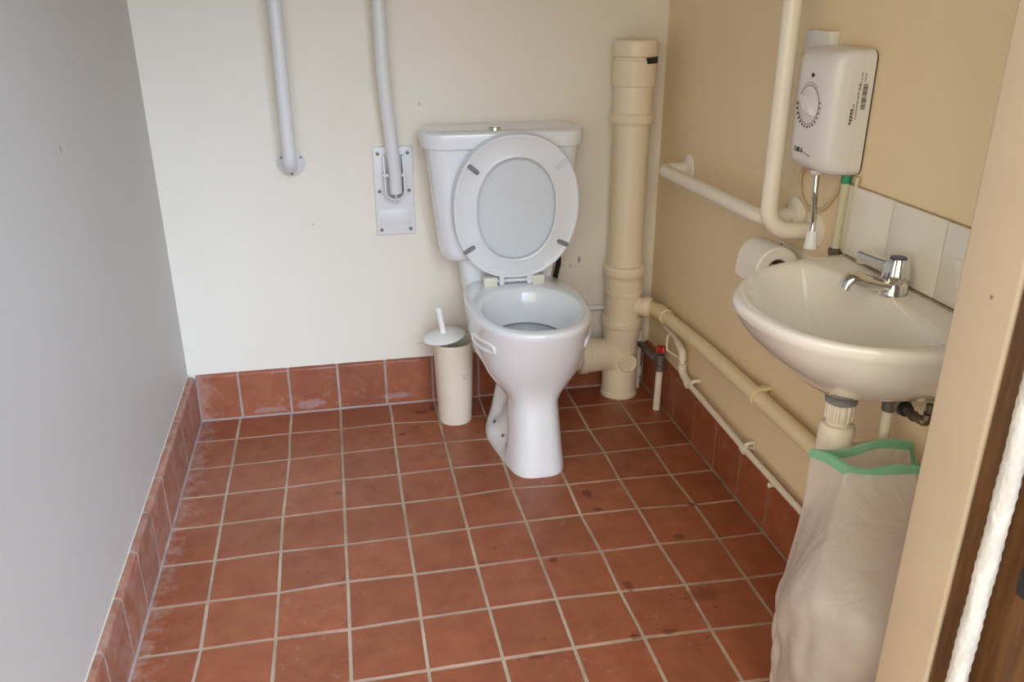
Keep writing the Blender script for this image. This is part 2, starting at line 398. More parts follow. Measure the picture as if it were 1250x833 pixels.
NODE = [
  [(-74, -7), (-9, 20), (19, -15), (97, 40), (29, -114), (1, -15), (-15, -15), (-32, -15), (-49, -15)],
  [(-60, -94), (23, -59), (17, -22), (60, 32), (23, 19), (1, -35), (-15, -35), (-69, -85), (-49, -35)],
  [(-62, -90), (-4, -69), (18, 14), (43, -10), (15, 26), (1, -25), (-15, -25), (-13, -24), (-49, -25)],
  [(-45, -3), (-36, 29), (16, 62), (32, 43), (10, 59), (-28, 163), (-15, 39), (-50, 16), (-84, -56)],
  [(-33, -1), (-22, 41), (16, 2), (30, 26), (15, 66), (1, 83), (-56, 83), (-32, 57), (-20, -88)],
  [(-10, 4), (0, -2), (24, 80), (39, 33), (1, 33), (2, 49), (-1, 0), (-38, -6), (-30, -92)],
  [(26, 6), (9, 14), (21, -13), (33, 22), (13, 39), (22, 48), (-19, -3), (5, -74), (-52, -137)],
  [(-37, -29), (-6, -29), (19, -29), (18, -13), (24, 3), (9, 12), (16, 6), (-27, -51), (-59, -128)]]
NR = 12
def node(c, r):
    rr = min(max(r, 0), 7); cc = min(max(c, 0), 8)
    dx, dy = NODE[rr][cc]
    x = c*P_+dx*1e-4; y = -r*P_+dy*1e-4
    if c == -1: x = SKL
    if c == 9: x = SKR
    if r == -1: y = SKB
    if r >= NR: y = -1.80
    return x, y
def tile_floor():
    vs, fs, mi, tone, bloom = [], [], [], [], []
    def quad(pts, m, t, bl):
        o = len(vs); vs.extend(pts); fs.append(tuple(range(o, o+len(pts)))); mi.append(m); tone.append(t); bloom.append(bl)
    x0, x1, y0, y1 = XL, XR, -1.80, YB
    quad([(x0, y0, -0.0010), (x1, y0, -0.0010), (x1, y1, -0.0010), (x0, y1, -0.0010)], 1, 1, 0)
    g, bv = 0.0034, 0.0014
    for r in range(-1, NR):
        for c in range(-1, 9):
            q = [node(c, r+1), node(c+1, r+1), node(c+1, r), node(c, r)]
            xs = [p[0] for p in q]; ys = [p[1] for p in q]
            cx, cy = sum(xs)/4, sum(ys)/4
            def ins(d, z):
                out = []
                for (px, py) in q:
                    out.append((px+(d if px < cx else -d), py+(d if py < cy else -d), z))
                return out
            tz = random.uniform(-0.0004, 0.0004)
            a = ins(g, -0.004); b_ = ins(g, -bv+tz); t_ = ins(g+bv, tz)
            tn = random.uniform(0.92, 1.08)
            bl = random.uniform(0.0, 0.25)
            quad(t_, 0, tn, bl)
            for i in range(4):
                j = (i+1) % 4
                quad([b_[i], b_[j], t_[j], t_[i]], 0, tn*0.95, bl); quad([a[i], a[j], b_[j], b_[i]], 0, tn*0.9, bl)
    # threshold and screed edge under the slab
    me = bpy.data.meshes.new('floor'); me.from_pydata(vs, [], fs)
    me.materials.append(M['quarry']); me.materials.append(M['grout']); me.polygons.foreach_set('material_index', mi)
    at = me.attributes.new('tone', 'FLOAT_COLOR', 'FACE')
    for i, t in enumerate(tone): at.data[i].color = (t, t*(1+0.12*(t-1)), t, 1)
    ab = me.attributes.new('bloom', 'FLOAT', 'FACE')
    for i, t in enumerate(bloom): ab.data[i].value = t
    o = bpy.data.objects.new('floor', me); COL.objects.link(o); return struct(o)
tile_floor()
struct(MB().box((XL, -1.80, -0.055), (XR, YB, -0.005)).build('floor_slab', M['concrete']))

def skirting(name, edges, wallpos, face, axis, H=0.160, edge=None):
    # edges: tile edge positions along the wall; boxes between them on a grout backing
    vs, fs, mi, tone, bl = [], [], [], [], []
    mb = MB()
    lo, hi = edges[0], edges[-1]
    s = 1 if wallpos > face else -1
    gf = face+s*0.003
    def bx(a0, a1, z0, z1, f):
        if axis == 'x': return ((a0, min(f, wallpos), z0), (a1, max(f, wallpos), z1))
        return ((min(f, wallpos), a0, z0), (max(f, wallpos), a1, z1))
    mb.cur = 1
    dep0 = abs(wallpos-face)-0.0005; rb0 = min(0.011, dep0)
    pg = [(0.0012, -0.002)]+[(0.0012+rb0*(1-math.cos(PI/2*i/6)), H-0.0012-rb0+rb0*math.sin(PI/2*i/6)) for i in range(7)]+[(dep0+0.0005, H-0.0012), (dep0+0.0005, -0.002)]
    mb.loft([[((u_, face+s*d_, z_) if axis == 'x' else (face+s*d_, u_, z_)) for d_, z_ in pg] for u_ in (lo, hi)])
    mb.cur = 2
    if edge:
        (x_a, y_a), (x_b, y_b) = edge
        mb.loft([[(x-0.004*ex, y-0.004*ey_, H-0.002), (x+0.0022*ex, y+0.0022*ey_, H-0.002), (x+0.0014*ex, y+0.0014*ey_, H+0.0022), (x-0.004*ex, y-0.004*ey_, H+0.0035)] for (x, y) in edge for ex, ey_ in [((1, 0) if axis == 'y' and s < 0 else (-1, 0) if axis == 'y' else (0, -1))]])
    mb.cur = 1
    # small cove of grout along the floor
    if axis == 'x': rings = [[(x, face+s*0.004, 0.009), (x, face-s*0.005, -0.002), (x, face+s*0.004, -0.002)] for x in (lo, hi)]
    else: rings = [[(face+s*0.004, x, 0.009), (face-s*0.005, x, -0.002), (face+s*0.004, x, -0.002)] for x in (lo, hi)]
    mb.loft(rings)
    n0 = len(mb.f); tn = [1.0]*n0
    mb.cur = 0
    for a0, a1 in zip(edges[:-1], edges[1:]):
        k = len(mb.f); j = random.uniform(-0.0007, 0.0007)
        f_ = face+j; dep = abs(wallpos-f_)-0.0005; rb = min(0.011, dep); prof = [(0.0, 0.004)]
        prof += [(rb-rb*math.cos(PI/2*i/6), H-rb+rb*math.sin(PI/2*i/6)) for i in range(7)]
        if dep > rb+1e-4: prof.append((dep, H+0.0002))
        prof.append((dep, 0.004))
        e_ = 0.0012
        rg = []
        for (u_, sh) in ((a0+0.0036, e_), (a0+0.0036+e_, 0), (a1-0.0036-e_, 0), (a1-0.0036, e_)):
            rg.append([((u_, f_+s*d_ if d_ > sh else f_+s*sh, min(z_, H-sh)) if axis == 'x' else (f_+s*d_ if d_ > sh else f_+s*sh, u_, min(z_, H-sh))) for d_, z_ in prof])
        mb.loft(rg)
        t = random.uniform(0.85, 1.1); tn += [t]*(len(mb.f)-k)
    o = mb.build(name, [M['quarry_skirt'], M['grout_shaded'] if name == 'baseboard_right' else M['grout_skirt'], M['paint_line']])
    at = o.data.attributes.new('tone', 'FLOAT_COLOR', 'FACE')
    for i, t in enumerate(tn): at.data[i].color = (t, t, t, 1)
    ab = o.data.attributes.new('bloom', 'FLOAT', 'FACE')
    for i in range(len(tn)): ab.data[i].value = 0.25
    return struct(o)
ey = [-1.60]+[-r*P_-0.002 for r in range(10, -1, -1)]+[SKB]
skirting('baseboard_left', ey, -0.153, SKL, 'y', edge=[(xl(-1.6), -1.6), (xl(YB), YB)])
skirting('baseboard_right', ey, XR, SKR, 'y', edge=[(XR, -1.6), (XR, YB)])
skirting('baseboard_back', [SKL, 0.001]+[c*P_+0.002 for c in range(1, 9)]+[SKR], YB, SKB, 'x')

# ------------------------------------------------------------------ doorway: painted lining, brown outer frame, rope, latch keep
dj = MB()
dj.box((1.10, -1.692, -0.05), (1.131, -1.597, 2.10), bev=0.005, seg=3)
dj.box((DL, -1.692, 2.05), (1.10, -1.597, 2.081), bev=0.004)
struct(dj.build('trim_1', M['jamb']))
do = MB()
do.box((1.103, -1.99, -0.05), (1.18, -1.6925, 2.12), bev=0.004)
do.box((DL-0.16, -1.90, -0.05), (DL-0.012, -1.801, 2.12), bev=0.004)
do.box((DL-0.012, -1.90, 2.055), (1.103, -1.801, 2.12), bev=0.004)
door = struct(do.build('door_1', M['wood']))
k = MB(); k.box((1.088, -1.86, 0.655), (1.1035, -1.797, 0.695), bev=0.006, seg=3)
k.build('latch_keep', M['black'], door)
rp = MB(); rings = []; NZ = 420; NA = 24
for i in range(NZ+1):
    z = -0.04+2.05*i/NZ
    r0 = 0.0118
    ring = []
    for a in range(NA):
        th = 2*PI*a/NA
        br = 0.00035*math.cos(4*(th+z*95))+0.0003*math.cos(4*(th-z*95)+1)+0.0003*math.sin(z*61+th*2)
        ring.append((1.075+(r0+br)*math.cos(th)+0.0006*math.sin(z*9), -1.766+(r0+br)*math.sin(th)+0.001*math.sin(z*6+1), z))
    rings.append(ring)
rp.loft(rings)
tag(rp.build('rope', M['rope'], origin=(1.075, -1.766, -0.04)), 'thick frayed white rope hanging straight against the brown timber door frame', 'rope')

# ------------------------------------------------------------------ toilet
T = thing('toilet', 'white close-coupled ceramic toilet with seat and lid raised against its cistern', 'toilet', (0.865, -0.1, 0))
CX = 0.872
NT = 72
def ring_pan(z, yf, yb, hw, nf=2.4, nb=3.0, pinch=0.0, cx=CX, ym=None):
    ym = ym if ym is not None else yf+(yb-yf)*0.5
    out = []
    for i in range(NT):
        a = 2*PI*i/NT
        c, s = math.cos(a), math.sin(a)
        if s < 0: y = ym-(ym-yf)*abs(s)**(2/nf); x = hw*sgnpow(c, 2/nf)
        else: y = ym+(yb-ym)*abs(s)**(2/nb); x = hw*sgnpow(c, 2/nb)
        if pinch:
            t = (y-(yf+0.085))/0.07; t = max(0, min(1, t)); t = t*t*(3-2*t)
            t2 = (yb-0.02-y)/0.05; t2 = max(0, min(1, t2))
            x *= 1-pinch*t*t2
        fl = 0.30*max(0, min(1, (0.19-z)/0.15))          # the foot splays towards the wall
        tt = max(0, min(1, (y-yf-0.06)/0.22)); x *= 1+fl*tt*tt*(3-2*tt)
        out.append((cx+x, y, z))
    return out
pan = MB()
RZ = 0.462
outer = [
 (0.000, -0.414, -0.03, 0.088, 3.4, 4, 0.00), (0.012, -0.414, -0.03, 0.088, 3.4, 4, 0.0), (0.030, -0.409, -0.03, 0.087, 3.3, 4, 0.12),
 (0.060, -0.404, -0.035, 0.084, 3.2, 4, 0.38), (0.12, -0.392, -0.04, 0.080, 3.1, 4, 0.52), (0.17, -0.379, -0.04, 0.0785, 3.0, 3.6, 0.52),
 (0.205, -0.371, -0.04, 0.079, 2.9, 3.4, 0.46), (0.232, -0.373, -0.03, 0.098, 2.7, 3.2, 0.34), (0.262, -0.383, -0.02, 0.125, 2.55, 3, 0.20),
 (0.295, -0.399, 0.0, 0.147, 2.45, 3, 0.08), (0.335, -0.418, 0.02, 0.160, 2.4, 3, 0.0), (0.38, -0.437, 0.035, 0.1675, 2.35, 3, 0),
 (0.415, -0.450, 0.045, 0.171, 2.3, 3, 0), (0.44, -0.459, 0.05, 0.172, 2.3, 3, 0), (0.452, -0.462, 0.05, 0.172, 2.3, 3, 0),
 (0.459, -0.460, 0.05, 0.170, 2.3, 3, 0), (RZ, -0.454, 0.048, 0.165, 2.3, 3, 0)]
rings = [ring_pan(z, a, b_, h, nf, nb, pi_, ym=(-0.20 if z > 0.28 else None)) for (z, a, b_, h, nf, nb, pi_) in outer]
OC = -0.255
rings.append(ring_pan(RZ+0.001, -0.435, -0.075, 0.148, 2.2, 2.2, 0, ym=OC))
rings.append(ring_pan(RZ-0.003, -0.425, -0.085, 0.140, 2.15, 2.2, 0, ym=OC))
rings.append(ring_pan(RZ-0.016, -0.417, -0.093, 0.134, 2.1, 2.2, 0, ym=OC))
rings.append(ring_pan(RZ-0.06, -0.408, -0.100, 0.127, 2.1, 2.1, 0, ym=OC))
rings.append(ring_pan(RZ-0.12, -0.385, -0.105, 0.108, 2.0, 2.0, 0, ym=-0.245))
rings.append(ring_pan(RZ-0.17, -0.345, -0.112, 0.082, 2.0, 2.0, 0, ym=-0.23))
rings.append(ring_pan(RZ-0.21, -0.30, -0.125, 0.058, 2.0, 2.0, 0, ym=-0.21))
rings.append(ring_pan(RZ-0.25, -0.27, -0.14, 0.045, 2.0, 2.0, 0, ym=-0.205))
pan.loft(rings, True, True)
# raised rear shelf that carries the cistern
rs = []
for (z, f, hx) in ((0.30, 0.05, 0.10), (0.40, 0.03, 0.135), (0.47, 0.008, 0.142), (0.52, 0.004, 0.146), (0.5305, 0.006, 0.146)):
    rs.append(rrect(0.862, (f+0.150)/2, hx, (0.150-f)/2, 0.02, z))
pan.loft(rs)
# cast finger-grip lugs under the rim, one each side
def pan_half(z):
    for o0, o1 in zip(outer[:-1], outer[1:]):
        if o0[0] <= z <= o1[0]:
            t = (z-o0[0])/(o1[0]-o0[0]); return [o0[k_]+(o1[k_]-o0[k_])*t for k_ in range(5)]
def pan_surf(sgn, y, z, push):
    _, yf, yb, hw, nf = pan_half(z); L0 = -0.20-yf
    wy = max(0, (-0.20-y)/L0); wx = hw*(1-min(0.98, wy)**nf)**(1/nf)
    n_ = Vector((sgn*(wx/hw)**(nf-1)/hw, -(wy**(nf-1))/L0, -0.25/hw)).normalized()
    return Vector((CX+sgn*wx, y, z))+n_*push
for sgn in (-1, 1):
    loop = []
    for k_ in range(40):
        a = 2*PI*k_/40; ca, sa = math.cos(a), math.sin(a)
        u = 0.052*(1 if ca > 0 else -1)*min(1, abs(ca)*1.35)+0.012*ca; v = 0.0125*max(-1, min(1, sa*1.25))
        loop.append(pan_surf(sgn, -0.312-u, 0.388+v+0.06*u, 0.0))
    rings = []
    for k_ in range(40):
        p0 = loop[k_]; tg = (loop[(k_+1) % 40]-loop[k_-1]).normalized()
        nn = Vector((sgn, -0.9, -0.2)); nn = (nn-tg*nn.dot(tg)).normalized(); bb = tg.cross(nn)
        rings.append([p0+0.0052*(math.cos(2*PI*j/10)*nn*0.9+math.sin(2*PI*j/10)*bb) for j in range(10)])
    rings.append(rings[0]); pan.loft(rings, False, False)
po = pan.build('pan', M['ceramic'], T, ang=50)
wt = MB(); wt.loft([ring_pan(RZ-0.107, -0.389, -0.104, 0.1115, 2, 2, 0, ym=-0.24), ring_pan(RZ-0.109, -0.388, -0.105, 0.1105, 2, 2, 0, ym=-0.225)])
wt.build('water', M['water'], po)
wl_ = MB()
wl_.loft([ring_pan(RZ-0.107+dz_, -0.3905+o_, -0.1025-o_, 0.1130-o_, 2, 2, 0, ym=-0.24) for dz_, o_ in ((-0.001, 0.003), (0.003, 0.0022), (0.0045, 0.0005), (0.0, -0.004))], False, False)
wl_.build('waterline_reflection', M['grey'], po)  # grey ring put in for the dark reflection round the water's edge
for (x, y) in ((0.788, -0.13), (0.797, -0.225), (0.956, -0.20)):
    MB().lathe([(0.006, 0), (0.006, 0.004), (0.003, 0.006)], (x, y, 0.042), (-0.8 if x < CX else 0.8, 0, 0.6), 14).build('floor_screw', M['gun'], po)
# cistern
ci = MB(); XC = 0.848; rs = []
def cist(z, hx, yf, r): return rrect(XC, (yf+0.153)/2, hx, (0.153-yf)/2, r, z, 8)
for (z, hx, yf, r) in ((0.531, 0.150, 0.0, 0.02), (0.533, 0.174, -0.006, 0.035), (0.541, 0.188, -0.014, 0.045), (0.562, 0.196, -0.019, 0.05), (0.64, 0.203, -0.022, 0.05), (0.76, 0.215, -0.026, 0.05), (0.872, 0.226, -0.03, 0.05)):
    rs.append(cist(z, hx, yf, r))
ci.loft(rs); cio = ci.build('cistern', M['ceramic'], T)
li = MB(); rs = []
for (z, hx, yf, r, yk) in ((0.870, 0.229, -0.032, 0.060, 0.1535), (0.874, 0.238, -0.043, 0.07, 0.1538), (0.905, 0.242, -0.047, 0.074, 0.154), (0.915, 0.240, -0.045, 0.072, 0.153), (0.920, 0.233, -0.038, 0.066, 0.149), (0.921, 0.222, -0.028, 0.060, 0.142), (0.918, 0.212, -0.018, 0.054, 0.134), (0.9175, 0.10, 0.03, 0.02, 0.09)):
    rs.append(rrect(XC, (yf+(yk-0.0))/2, hx, (yk-yf)/2, r, z, 9))
li.loft(rs); li.build('cistern_lid', M['ceramic'], cio)
fb = MB(); fb.lathe([(0.0, 0.004), (0.018, 0.004), (0.0195, 0.002), (0.0195, -0.004)][::-1], (0.828, 0.045, 0.9195), n=24); fb.build('flush_button', M['chrome'], cio)
# seat and lid, raised, in a leaning plane
SO = Vector((0.871, -0.036, 0.487)); SU = Vector((0, -0.062, 0.998)).normalized(); SX = Vector((1, 0, 0)); SN = SX.cross(SU)*1.0
if SN.y > 0: SN = -SN
def spt(x, t, n): return SO+SX*x+SU*t+SN*n
def egg(hw, t0, t1, tm, n, nl=2.2, nu=2.15, m=72):
    out = []
    for i in range(m):
        a = 2*PI*i/m; c, s = math.cos(a), math.sin(a)
        e = nu if s >= 0 else nl
        t = tm+(t1-tm)*abs(s)**(2/e) if s >= 0 else tm-(tm-t0)*abs(s)**(2/e)
        out.append(spt(hw*sgnpow(c, 2/e), t, n))
    return out
st = MB(); O_ = (0.187, 0.0, 0.434, 0.22); I_ = (0.117, 0.060, 0.366, 0.215)
def lerp(k, n): return egg(O_[0]+(I_[0]-O_[0])*k, O_[1]+(I_[1]-O_[1])*k, O_[2]+(I_[2]-O_[2])*k, O_[3]+(I_[3]-O_[3])*k, n)
prof = [(0.02, 0.004), (0.0, 0.008), (0.0, 0.016), (0.025, 0.0205), (0.09, 0.021), (0.16, 0.018), (0.5, 0.0195), (0.84, 0.018), (0.93, 0.0205), (0.985, 0.019), (1.0, 0.015), (1.0, 0.007), (0.97, 0.004)]
rr = [lerp(k, n) for k, n in prof]; st.loft(rr+[rr[0]], False, False)
for x in (-0.043, 0.043):
    a = len(st.v); st.box((-0.0085, -0.022, 0.004), (0.0085, 0.03, 0.019), bev=0.003)
    for i in range(a, len(st.v)): v = st.v[i]; st.v[i] = tuple(spt(v[0]+x, v[1], v[2]))
so = st.build('seat', M['seat'], T)
ld = MB()
ld.loft([egg(0.178, 0.008, 0.426, 0.22, -0.017), egg(0.187, 0.0, 0.434, 0.22, -0.012), egg(0.188, -0.001, 0.435, 0.22, -0.002), egg(0.185, 0.002, 0.432, 0.22, 0.002), egg(0.178, 0.010, 0.425, 0.22, 0.0025), egg(0.172, 0.015, 0.418, 0.22, -0.003), egg(0.10, 0.08, 0.35, 0.22, -0.005)])
ld.build('seat_lid', M['lid_in'], T)
for (x, t, dx, dt, mt) in ((-0.128, 0.338, 0.72, -0.62, 'grey'), (0.128, 0.345, 0.72, 0.60, 'lid_in'), (-0.142, 0.098, 0.75, 0.45, 'grey'), (0.142, 0.104, 0.85, -0.42, 'grey')):
    bm_ = MB(); d = Vector((dx, dt)).normalized()*0.013
    p0 = spt(x-d.x, t-d.y, 0.0205); p1 = spt(x+d.x, t+d.y, 0.0205)
    N0 = SN*0.004; rings = []
    for n_, r_ in ((-0.004, 0.0068), (0.002, 0.0068), (0.004, 0.0055)):
        ring = []
        for k_ in range(24):
            a = 2*PI*k_/24; dv = Vector((dx, dt)).normalized(); pv = Vector((-dv.y, dv.x))
            off = dv*(0.013 if math.cos(a) >= 0 else -0.013)+dv*r_*math.cos(a)+pv*r_*math.sin(a)
            ring.append(spt(x+off.x, t+off.y, 0.0205+n_))
        rings.append(ring)
    bm_.loft(rings); b0 = bm_.build('buffer', M[mt], so)
hg = MB()
hg.box((0.772, -0.058, RZ), (0.814, -0.022, RZ+0.029), bev=0.003); hg2 = MB(); hg2.box((0.922, -0.058, RZ), (0.960, -0.022, RZ+0.029), bev=0.003)
ho = hg.build('hinge', M['hinge'], T); hg2.build('hinge', M['hinge'], T)
MB().tube([(0.806, -0.040, RZ+0.013), (0.929, -0.040, RZ+0.013)], 0.0065, n=14).build('hinge_rod', M['seat'], ho)
h = MB(); h.tube([(1.030, 0.06, 0.540), (1.034, 0.06, 0.49), (1.030, 0.08, 0.44), (1.03, 0.11, 0.31)], 0.0085, fil=0.03); h.lathe([(0.013, 0), (0.013, 0.02), (0.009, 0.022)], (1.030, 0.06, 0.512), n=6)
h.build('inlet_hose', M['black'], T)

# ------------------------------------------------------------------ toilet brush and holder
hb = MB(); bx0, by0 = 0.680, -0.002
hb.lathe([(0.052, 0), (0.054, 0.004), (0.0635, 0.268), (0.0655, 0.272), (0.0655, 0.277), (0.062, 0.277), (0.0605, 0.268), (0.05, 0.01), (0.001, 0.008)], (bx0, by0, 0), n=48, cap1=True)
hbo = hb.build('brush_holder', M['beaker'], origin=(bx0, by0, 0))
tag(hbo, 'tall ivory plastic toilet brush holder on the red tiles left of the pan', 'brush holder')
lb = MB()
for zz, w_ in ((0.172, 0.36), (0.163, 0.30)):
    rings = [[(bx0+r_*math.cos(a), by0+r_*math.sin(a), z_) for a in [-1.25+w_*k_/6 for k_ in range(7)]] for r_, z_ in ((0.0600, zz), (0.0604, zz+0.005))]
    lb.loft(rings, False, False, closed=False)
lb.build('embossed_label', M['sticker'], hbo)
br = thing('toilet_brush', 'white toilet brush with disc cover and upright handle leaning in the ivory holder', 'brush', (0.652, -0.004, 0.292))
axv = Vector((-0.16, 0.0, 0.98)).normalized(); c0 = Vector((0.652, -0.004, 0.2945))
qax = Vector((-0.13, 0.0, 0.99)).normalized()
b1 = MB(); b1.lathe([(0.0, 0.0), (0.066, -0.004), (0.067, -0.001), (0.062, 0.003), (0.03, 0.009), (0.012, 0.012), (0.0, 0.0125)], c0, qax, 44, cap0=False, cap1=False); b1.build('cover_disc', M['brush'], br)
b2 = MB(); b2.lathe([(0.0115, 0.004), (0.0118, 0.012), (0.0095, 0.02), (0.010, 0.05), (0.0105, 0.088), (0.0085, 0.0955), (0.003, 0.097)], c0, axv, 20); b2.build('handle', M['brush'], br)
b3 = MB(); b3.tube([c0-axv*0.002, Vector((0.678, -0.002, 0.13))], 0.004, n=10); b3.build('rod', M['brush'], br)
b4 = MB(); b4.lathe([(0.012, 0), (0.026, 0.012), (0.030, 0.05), (0.022, 0.085), (0.008, 0.095)], (0.68, -0.002, 0.04), n=20); b4.build('bristles', M['bristle'], br)

# ------------------------------------------------------------------ soil pipe
sx, sy = 1.262, 0.078
S = thing('soil_pipe', 'fat cream plastic soil pipe standing in the corner right of the toilet', 'soil pipe', (sx, sy, 0))
b = MB(); b.lathe([(0.055, 0.0), (0.055, 1.02)], (sx, sy, 0), n=48); b.build('pipe', M['pipe'], S)
def coll(name, prof): return MB().lathe(prof, (sx, sy, 0), n=48).build(name, M['pipe'], S, ang=22)
coll('lower_socket', [(0.0555, 0.0), (0.0625, 0.0), (0.0625, 0.012), (0.0595, 0.016), (0.0595, 0.095), (0.057, 0.105), (0.057, 0.205), (0.0595, 0.212), (0.0605, 0.222), (0.0625, 0.252), (0.0665, 0.256), (0.0675, 0.264), (0.0675, 0.278), (0.0655, 0.283), (0.0595, 0.286), (0.059, 0.364), (0.0625, 0.367), (0.0635, 0.373), (0.0625, 0.379), (0.060, 0.382), (0.0605, 0.422), (0.064, 0.430), (0.0685, 0.437), (0.0695, 0.442), (0.0695, 0.458), (0.066, 0.464), (0.0555, 0.466)])
coll('collar', [(0.0555, 0.918), (0.0655, 0.918), (0.067, 0.922), (0.067, 0.942), (0.0645, 0.946), (0.0595, 0.95), (0.0590, 0.985), (0.0585, 1.03)])
cap = MB()
cap.lathe([(0.0585, 1.026), (0.0645, 1.028), (0.0655, 1.034), (0.0655, 1.100), (0.062, 1.102), (0.060, 1.108), (0.064, 1.110), (0.0665, 1.113), (0.0665, 1.150), (0.064, 1.156), (0.058, 1.158), (0.0, 1.159)], (sx, sy, 0), n=48, cap1=False)
capo = cap.build('vent_cap', M['pipe'], S, ang=25)
sl = MB(); rings = []
for k_ in range(10):
    a = math.radians(-78+58*k_/9)
    rings.append([(sx+r_*math.cos(a), sy+r_*math.sin(a), z_) for r_, z_ in ((0.06, 1.092), (0.0664, 1.092), (0.0664, 1.109), (0.06, 1.109))])
sl.loft(rings); sl.build('vent_slot', M['black'], capo)
bz = 0.148
brn = MB(); brn.lathe([(0.056, 0.0), (0.056, 0.085), (0.0595, 0.092), (0.0595, 0.118), (0.064, 0.121), (0.064, 0.145), (0.058, 0.150), (0.054, 0.15)], (sx, sy, bz), (-1, -0.02, 0.03), 44)
brn.tube([(sx-0.10, sy, bz), (sx, sy, bz), (sx, sy, bz-0.11)], 0.0562, fil=0.075, n=36, seg=10)
brn.build('branch', M['pipe'], S)
pc = MB(); pc.lathe([(0.050, -0.01), (0.052, 0.06), (0.055, 0.065), (0.055, 0.16), (0.05, 0.165)], (0.985, sy+0.006, bz+0.01), (1, 0, -0.02), 40); pc.build('pan_connector', M['pipe'], S)
pd = Vector((0.12, -0.99, 0.06)).normalized()
pp = Vector((sx, sy, 0.132))
plg = MB(); plg.lathe([(0.032, 0.03), (0.032, 0.066), (0.030, 0.069), (0.026, 0.069), (0.025, 0.066), (0.016, 0.066), (0.015, 0.0685), (0.006, 0.0685), (0.005, 0.072), (0.0, 0.072)], pp, pd, 30, cap1=False); plg.build('access_plug', M['pipe'], S)
bd = Vector((0.80, -0.60, 0.02)).normalized(); bp_ = Vector((sx, sy, 0.326))
bs = MB(); bs.lathe([(0.032, 0.03), (0.031, 0.060), (0.0285, 0.062), (0.0285, 0.070), (0.0325, 0.072), (0.0325, 0.096), (0.030, 0.099), (0.0225, 0.099)], bp_, bd, 30); bs.build('boss', M['pipe'], S)

# ------------------------------------------------------------------ waste pipe from basin along right wall
W0 = bp_+bd*0.0995
Wt = thing('waste_pipe', 'thick pale yellow waste pipe sloping along the right wall to the soil pipe', 'pipe', (1.353, -0.6, 0.33))
wb = MB(); e1 = Vector((1.352, -0.055, 0.327))
wb.tube([W0, (1.347, -0.002, 0.327), (1.353, -0.05, 0.331), (1.353, -0.42, 0.348), (1.353, -1.192, 0.358), (1.353, -1.1925, 0.42)], 0.0205, fil=0.03, n=24); wb.build('pipe', M['waste'], Wt)
el = MB(); el.tube([(1.3515, -0.018, 0.329), (1.353, -0.05, 0.331), (1.353, -0.085, 0.3326)], 0.0240, fil=0.03, n=24)
el.build('elbow', M['waste'], Wt)
def clip(name, c, axis, r, th, wd, wall, parent, m, stem_r=0.006):
    q = MB(); q.lathe([(r, -wd/2), (r+th, -wd/2), (r+th, wd/2), (r, wd/2), (r, -wd/2)], c, axis, 28, False, False)
    q.tube([(c[0]+r*0.9, c[1], c[2]), (wall, c[1], c[2])], stem_r, n=12)
    q.lathe([(stem_r*2.0, 0), (stem_r*2.0, 0.004)], (wall-0.004, c[1], c[2]), (1, 0, 0), 14)
    return q.build(name, m, parent)
clip('pipe_clip', (1.353, -0.706, 0.3517), (0, -1, 0.013), 0.0206, 0.0035, 0.016, 1.388, Wt, M['waste'])
st_ = MB(); st_.box((1.353, -0.716, 0.370), (1.3875, -0.697, 0.377), bev=0.002); st_.build('clip_strap', M['waste'], Wt)

# ------------------------------------------------------------------ thin supply pipe on the skirting
Sp = thing('supply_pipe', 'thin cream white water pipe running along the top of the right skirting', 'pipe', (1.363, -0.5, 0.17))
q = MB(); q.tube([(1.366, -0.05, 0.285), (1.366, -0.13, 0.283), (1.363, -0.205, 0.262), (1.363, -0.215, 0.205), (1.362, -0.27, 0.184), (1.362, -0.66, 0.172), (1.362, -1.30, 0.170)], 0.0085, fil=0.012, n=16); q.build('pipe', M['thin'], Sp)
q = MB()
q.tube([(1.364, -0.165, 0.275), (1.363, -0.205, 0.262), (1.363, -0.210, 0.236)], 0.0125, fil=0.012, n=16)
q.lathe([(0.0135, 0), (0.0135, 0.020)], (1.363, -0.2125, 0.206), (0, -0.1, 1), 18)
q.tube([(1.363, -0.2145, 0.206), (1.363, -0.222, 0.196), (1.362, -0.265, 0.1855)], 0.0120, fil=0.012, n=16)
q.lathe([(0.0138, 0), (0.0138, 0.016)], (1.362, -0.262, 0.1862), (0, -1, -0.25), 18)
q.build('elbow_fitting', M['thin'], Sp)
q = MB(); q.tube([(1.362, -0.285, 0.183), (1.362, -0.30, 0.205), (1.386, -0.30, 0.205)], 0.006, fil=0.008, n=12); q.build('drain_tap', M['thin'], Sp)
clip('pipe_clip', (1.362, -0.655, 0.1722), (0, -1, -0.03), 0.0087, 0.004, 0.017, 1.388, Sp, M['thin'], 0.0055)
q = MB(); q.tube([(1.362, -0.655, 0.182), (1.374, -0.66, 0.192), (1.386, -0.66, 0.190)], 0.0055, fil=0.008, n=12); q.build('clip_hook', M['thin'], Sp)
q = MB(); q.tube([(1.371, -0.105, 0.283), (1.345, -0.12, 0.285), (1.345, -0.125, 0.235), (1.366, -0.195, 0.232), (1.372, -0.20, 0.234)], 0.0035, fil=0.012, n=10); q.build('wire_loop', M['thin'], Sp)
q = MB(); q.lathe([(0.006, -0.006), (0.007, 0.0), (0.007, 0.006), (0.003, 0.009)], (1.366, -0.80, 0.150), (-1, 0, 0), 14)
tag(q.build('wall_plug', M['thin'], origin=(1.366, -0.80, 0.150)), 'small cream plug sticking out of the right skirting below the thin pipe', 'plug')

